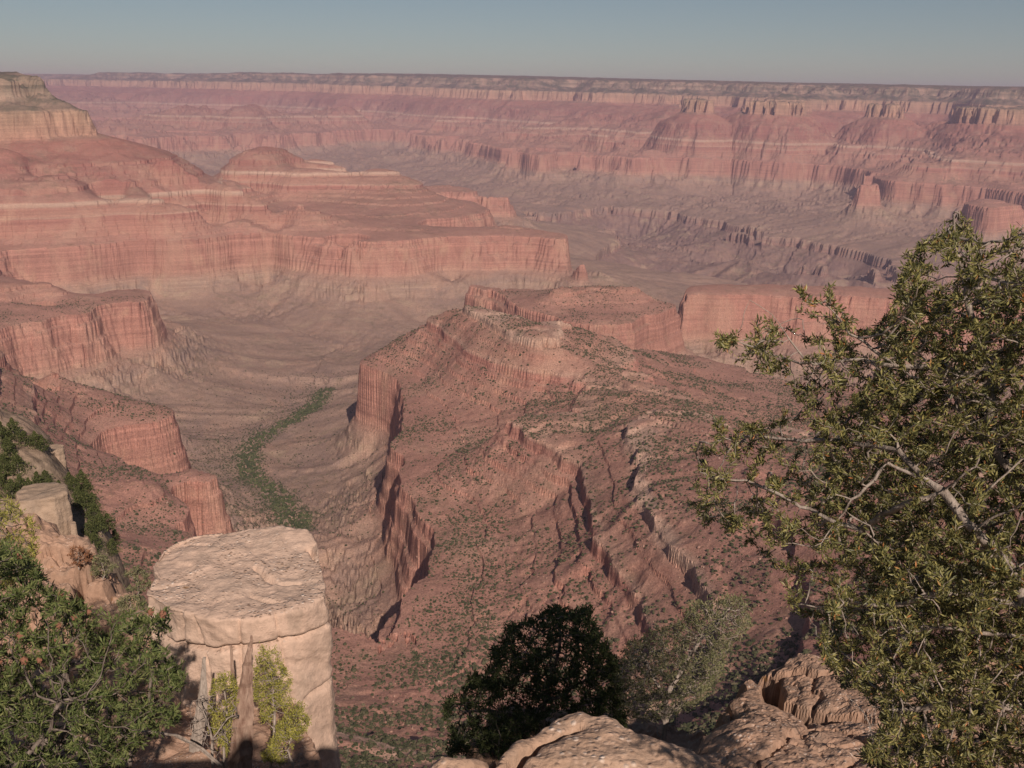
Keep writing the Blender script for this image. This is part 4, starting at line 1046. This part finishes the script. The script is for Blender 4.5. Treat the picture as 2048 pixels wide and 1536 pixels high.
plant("pinyon_pine", "dark shaded pinyon pine in the bottom centre behind the rock ledge", "tree",
      [V3((1080, 1560, 6.8), (1085, 1450, 6.8), (1110, 1330, 6.8), (1120, 1260, 6.8)), V3((1085, 1450, 6.8), (980, 1420, 6.8), (920, 1420, 6.8)), V3((1110, 1400, 6.8), (1200, 1340, 6.8)), V3((1080, 1500, 6.8), (1190, 1450, 6.8))],
      fill(PINE_D, 4300, 6.4, 7.3, 28, .16), .05, .28, .066, .002, BARK_PINE, LEAF_SHADE, dict(per=22, L=.048, Wd=.011, max_size=4, spread=.65, up=.3, jitter=.012), 28, .18, rmax=.035, parts=("trunk", "crown"))
SHR_M = [(1482, 1188), (1505, 1215), (1500, 1260), (1465, 1290), (1445, 1340), (1410, 1400), (1330, 1445), (1260, 1440), (1235, 1400), (1228, 1340), (1248, 1290), (1285, 1265), (1340, 1250), (1380, 1205), (1430, 1200)]
plant("grey_shrub", "sunlit grey-green shrub with many bare twigs between the dark pine and rock shelf", "shrub",
      [V3((1320, 1500, 6.6), (1330, 1400, 6.6), (1400, 1280, 6.7), (1450, 1220, 6.8)), V3((1330, 1400, 6.6), (1280, 1300, 6.6)), V3((1320, 1450, 6.6), (1400, 1350, 6.6))],
      fill(SHR_M, 5000, 6.2, 7.1, 38, .3), .04, .25, .05, .0016, BARK_GREY, LEAF_GREY, dict(per=10, L=.032, Wd=.0075, max_size=3, spread=.5, up=.35, jitter=.012), 38, .2, rmax=.02)
for lab, poly, s0, sd in (("yellow-green bush left of the leaning dead snag", [(432, 1345), (470, 1352), (482, 1400), (470, 1450), (455, 1500), (425, 1480), (412, 1420)], ((445, 1560, 7.35), (450, 1450, 7.35), (448, 1380, 7.35)), 48),
                  ("larger yellow-green bush right of the dead snag, against the block", [(525, 1292), (555, 1300), (582, 1345), (590, 1400), (575, 1440), (600, 1470), (560, 1480), (520, 1440), (505, 1380), (508, 1320)], ((540, 1560, 7.5), (550, 1450, 7.5), (548, 1350, 7.5)), 58),
                  ("low yellow-green bush in front of the block's foot", [(560, 1440), (600, 1400), (625, 1440), (590, 1500), (565, 1530), (520, 1520)], ((580, 1580, 7.3), (575, 1500, 7.3), (590, 1440, 7.35)), 68)):
    plant("yellow_bush", lab, "bush", [V3(*s0)], fill(poly, 700, s0[0][2] - .15, s0[0][2] + .2, sd, .1), .035, .25, .04, .0016, BARK_GREY, LEAF_YEL, dict(per=18, L=.020, Wd=.008, max_size=4, spread=.7, up=.3, jitter=.012), sd, .2, group="yellow-green bushes by the block", rmax=.014)
plant("dead_bush", "tangle of bare grey twigs below the pale block", "bush", [V3((430, 1600, 7.1), (425, 1480, 7.1), (400, 1400, 7.1)), V3((425, 1480, 7.1), (470, 1430, 7.1))],
      fill([(375, 1390), (440, 1370), (490, 1430), (470, 1500), (400, 1510), (360, 1450)], 330, 6.8, 7.4, 78), .04, .3, .07, .0022, BARK_GREY, None, None, 78, .3, rmax=.02)
plant("dead_bush", "small bare twigs on the shaded rock shelf beside the large bush", "bush", [V3((1760, 1500, 5.2), (1740, 1450, 5.2), (1700, 1400, 5.2))],
      fill([(1660, 1380), (1700, 1370), (1790, 1430), (1790, 1490), (1720, 1460)], 120, 5.0, 5.4, 88), .03, .25, .06, .0014, BARK_GREY, None, None, 88, .3, rmax=.01)

for lab, px, py, d, w, sd in (("round dark shrub on the tan rocks just left of the pale block", 272, 1160, 13.2, 30, 201), ("small shrub among the tan rocks above the cone-bearing pine", 205, 1130, 13.8, 26, 202), ("rusty-brown shrub on the tan rocks at the left", 158, 1112, 13.9, 24, 203), ("grey-green shrub at the foot of the tan rocks beside the pale block", 262, 1215, 11.6, 30, 204)):
    poly = [(px + w * math.cos(q) * (1 + .2 * math.sin(q * 3 + sd)), py + w * .9 * math.sin(q)) for q in np.linspace(0, 6.1, 12)]
    plant("small_shrub", lab, "shrub", [V3((px, py + w * 1.1, d), (px, py, d))], fill(poly, 420, d - .18, d + .18, sd, .1), .045, .3, .06, .002, BARK_GREY, LEAF_GREY if "rusty" not in lab else LEAF_RUST,
          dict(per=14, L=.035, Wd=.014, max_size=3, spread=.7, up=.3, jitter=.015), sd, .2, group="shrubs on the tan rocks", rmax=.02)
def snag(name, label, pts, r0, r1, seed, mat=BARK_SNAG, flat=.6):
    rg = np.random.default_rng(seed); P_ = np.array(V3(*pts)); seg = []
    for a, b in zip(P_[:-1], P_[1:]):
        for t in np.linspace(0, 1, 9)[:-1]: seg.append(a + (b - a) * t)
    seg.append(P_[-1]); S = np.array(seg); n = len(S); k = 12
    a = np.linspace(0, 2 * math.pi, k, endpoint=False)
    V = []
    for i, c in enumerate(S):
        t = i / (n - 1); r_ = r0 + (r1 - r0) * t ** 1.5
        fl = 1 + .16 * np.sin(a * 3 + 1.2 + t * 1.5) + .14 * np.sin(a * 7 + 4 * t) + rg.normal(0, .05, k)
        off = rg.normal(0, r0 * .05, 3)
        for j in range(k): V.append(c + off + np.array([math.cos(a[j]) * r_ * fl[j], math.sin(a[j]) * r_ * fl[j] * flat, 0]) if abs(P_[-1][2] - P_[0][2]) > .25 * np.linalg.norm(P_[-1] - P_[0]) else c + off + np.array([0, math.cos(a[j]) * r_ * fl[j], math.sin(a[j]) * r_ * fl[j]]))
    S0, S1 = S[0], S[-1]
    V += [S0, S1]
    F = [(i * k + j, i * k + (j + 1) % k, (i + 1) * k + (j + 1) % k, (i + 1) * k + j) for i in range(n - 1) for j in range(k)]
    F += [(len(V) - 2, (j + 1) % k, j, len(V) - 2) for j in range(k)]
    me = bpy.data.meshes.new(name); me.from_pydata([tuple(v) for v in V], [], [f if len(set(f)) == 4 else f[:3] for f in F] + [((n - 1) * k + j, (n - 1) * k + (j + 1) % k, len(V) - 1) for j in range(k)]); me.update()
    me.materials.append(mat)
    o = bpy.data.objects.new(name, me); COL.objects.link(o); tag(o, label, "dead tree"); return o
snag("dead_snag", "broad leaning dead snag, brown and split, in front of the pale block", [(480, 1560, 7.2), (484, 1450, 7.25), (492, 1350, 7.3), (504, 1272, 7.35)], .085, .008, 3)
snag("dead_snag", "short grey dead stub with a forked foot left of the tall snag", [(388, 1500, 7.3), (405, 1400, 7.35), (408, 1315, 7.4)], .045, .012, 4, BARK_GREY)
snag("dead_snag", "thin straight dead stick against the block's face", [(466, 1480, 7.5), (466, 1380, 7.55), (462, 1290, 7.6)], .016, .010, 5)
snag("fallen_branch", "bleached fallen branch lying across the dark ground at the bottom left", [(290, 1462, 6.7), (350, 1470, 6.75), (400, 1495, 6.8), (440, 1530, 6.8)], .024, .016, 6, BARK_GREY)

# trees on the hillside at the left
def hill_tree_proto(seed, h, w):
    rg = np.random.default_rng(seed)
    n = 2400
    t = rg.random(n) ** .8; prof_ = np.clip((1 - t) * 1.25, 0, 1) ** .75 * np.clip(t * 7 + .35, 0, 1)
    lobes = 1 + .35 * np.sin(t * 19 + seed) 
    a = rg.uniform(0, 2 * math.pi, n); rr = w * prof_ * lobes * (.35 + .65 * rg.random(n) ** .5) * (1 + .3 * np.sin(a * 3 + seed * 2 + t * 6))
    c = np.stack([rr * np.cos(a), rr * np.sin(a), h * (.08 + .92 * t)], -1)
    s = h * .038 * rg.uniform(.6, 1.4, (n, 1, 1))
    tri = rg.normal(0, 1, (n, 3, 3)); tri /= np.linalg.norm(tri, axis=2)[..., None]
    V = (c[:, None] + tri * s).reshape(-1, 3)
    return V, np.arange(n * 3).reshape(-1, 3)
LEAF_FIR = leaf_material("fir_foliage", [(0, (.045, .06, .02)), (.6, (.085, .10, .035)), (1, (.14, .14, .055))], .8, .1)
PROTO = []
for k in range(4):
    V, Fc = hill_tree_proto(k + 1, 1.0, [.36, .42, .32, .48][k]); me_o = build_mesh("crown", V, Fc, LEAF_FIR)
    a = np.linspace(0, 2 * math.pi, 6, endpoint=False)
    TV = np.concatenate([np.stack([np.cos(a) * r_, np.sin(a) * r_, np.full(6, z_)], -1) for r_, z_ in ((.03, -.08), (.022, .3), (.004, .95))])
    TF = np.array([(i * 6 + j, i * 6 + (j + 1) % 6, (i + 1) * 6 + (j + 1) % 6, (i + 1) * 6 + j) for i in range(2) for j in range(6)])
    tr_o = build_mesh("trunk", TV, TF, BARK_PINE)
    PROTO.append((me_o.data, tr_o.data)); bpy.data.objects.remove(me_o); bpy.data.objects.remove(tr_o)
def find_ground(px, py, rmin, rmax):
    v = ray(px, py); hd = math.hypot(v[0], v[1])
    r = np.linspace(rmin, rmax, 500); x = v[0] / hd * r; y = v[1] / hd * r; z = v[2] / hd * r
    tz = terrain_z(x, y); hit = np.where(tz >= z)[0]
    if len(hit) == 0: return None
    i = hit[0]; return np.array([x[i], y[i], tz[i]])
HT = [(28, 878, 40, "tallest conifer on the skyline of the left slope"), (3, 895, 50, "dark conifer cut by the left edge of the picture"), (20, 925, 46, "conifer just below the tall skyline conifer"), (50, 893, 30, "small conifer right of the tall skyline conifer"), (72, 897, 34, "conifer beside the cream rock cap, on the skyline"), (86, 903, 32, "conifer touching the left side of the upper rock tower"),
      (10, 955, 44, "conifer on the left edge, level with the upper rock tower's foot"), (38, 952, 40, ""), (4, 985, 40, ""), (26, 1000, 38, ""), (76, 975, 30, ""), (92, 968, 26, ""), (60, 990, 34, ""), (42, 985, 32, ""), (120, 990, 30, "round conifer above the rounded cliff face"),
      (150, 990, 36, ""), (166, 985, 44, ""), (176, 1000, 40, ""), (158, 1015, 40, ""), (172, 1030, 44, ""), (187, 1022, 36, ""), (206, 1015, 38, "conifer at the right skyline of the wooded slope"), (216, 1030, 34, ""), (192, 1052, 44, ""), (203, 1066, 42, ""), (217, 1062, 36, ""), (232, 1092, 34, "lowest conifer at the slope's right end"),
      (190, 1106, 40, "conifer standing below the slim pinnacle"), (30, 1040, 34, ""), (226, 1112, 34, ""), (5, 1020, 30, ""), (100, 985, 28, ""), (182, 1076, 38, ""), (140, 970, 26, "")]
ZONE = ["one of the dark conifers crowded left of the rounded cliff face", "one of the dark conifers crowded right of the rounded cliff face"]
for k, (px, py, hp, lab) in enumerate(HT):
    g = find_ground(px, py, 120, 420)
    if g is None:
        g = find_ground(px, py + 14, 120, 420)
        if g is None: print("no ground", px, py); continue
    h = hp / F_PX * np.linalg.norm(g)
    e = bpy.data.objects.new("conifer", None); COL.objects.link(e); e.location = g - np.array([0, 0, .2]); e.rotation_euler = (0, 0, k * 1.7); e.scale = (h, h, h)
    c = bpy.data.objects.new("crown", PROTO[k % 4][0]); COL.objects.link(c); c.parent = e
    c = bpy.data.objects.new("trunk", PROTO[k % 4][1]); COL.objects.link(c); c.parent = e
    tag(e, lab or ZONE[0 if px < 125 else 1], "tree", "conifers on the wooded slope at the left" if lab else ("conifers left of the rounded cliff face" if px < 125 else "conifers right of the rounded cliff face"))

# ------------------------------------------------------------------ the two people at the viewpoint, seen only by their shadows
def person(name, label, x, y, z0, H, arms, cloth):
    k = H / 1.75
    J = {'pel': (0, 0, .95), 'abd': (0, 0, 1.12), 'ch': (0, 0, 1.32), 'nk': (0, 0, 1.50), 'hd': (0, .02, 1.60), 'tp': (0, .01, 1.72),
         'hl': (-.10, 0, .90), 'kl': (-.12, .02, .50), 'al': (-.13, -.02, .08), 'tl': (-.14, .14, .03), 'hr': (.10, 0, .90), 'kr': (.12, .02, .50), 'ar': (.13, -.02, .08), 'tr': (.14, .14, .03),
         'sl': (-.18, 0, 1.42), 'sr': (.18, 0, 1.42)}
    if arms == 'up': J.update(el=(-.34, .05, 1.24), wl=(-.10, .10, 1.53), fl=(-.06, .115, 1.60), er=(.34, .05, 1.24), wr=(.10, .10, 1.53), fr=(.06, .115, 1.60))
    else: J.update(el=(-.25, -.02, 1.15), wl=(-.24, .08, .90), fl=(-.23, .10, .80), er=(.25, -.02, 1.15), wr=(.24, .08, .90), fr=(.23, .10, .80))
    Rr = dict(pel=.15, abd=.13, ch=.155, nk=.06, hd=.10, tp=.07, hl=.10, kl=.06, al=.045, tl=.035, hr=.10, kr=.06, ar=.045, tr=.035, sl=.07, sr=.07, el=.045, wl=.032, fl=.03, er=.045, wr=.032, fr=.03)
    E_ = [('pel', 'abd'), ('abd', 'ch'), ('ch', 'nk'), ('nk', 'hd'), ('hd', 'tp'), ('pel', 'hl'), ('hl', 'kl'), ('kl', 'al'), ('al', 'tl'), ('pel', 'hr'), ('hr', 'kr'), ('kr', 'ar'), ('ar', 'tr'), ('ch', 'sl'), ('sl', 'el'), ('el', 'wl'), ('wl', 'fl'), ('ch', 'sr'), ('sr', 'er'), ('er', 'wr'), ('wr', 'fr')]
    ks = list(J); me = bpy.data.meshes.new(name)
    me.from_pydata([tuple(np.array(J[q]) * k) for q in ks], [(ks.index(a), ks.index(b)) for a, b in E_], []); me.update()
    o = bpy.data.objects.new(name, me); COL.objects.link(o); o.location = (x, y, z0)
    sk = o.modifiers.new("skin", 'SKIN')
    sv = me.skin_vertices[0].data if me.skin_vertices else None
    if sv is None:
        import bmesh
        bm = bmesh.new(); bm.from_mesh(me); bm.verts.layers.skin.verify(); bm.to_mesh(me); bm.free(); sv = me.skin_vertices[0].data
    for i, q in enumerate(ks): sv[i].radius = (Rr[q] * k, Rr[q] * k * (.8 if q in ('ch', 'abd', 'pel') else 1)); sv[i].use_root = (q == 'pel')
    ss = o.modifiers.new("sub", 'SUBSURF'); ss.levels = 2; ss.render_levels = 2
    me.materials.append(cloth)
    tag(o, label, "person")
    return o
cl = NT("dark_clothing"); cl.bsdf.inputs["Base Color"].default_value = (.05, .06, .09, 1)
person("person", "person taking the picture, both hands raised, shadow falling on the snag", 0.0, -.20, -1.60, 1.80, 'up', cl.m)
person("person", "shorter person standing at the ledge, shadow falling beside the block's foot", .46, -.12, -1.62, 1.76, 'down', cl.m)
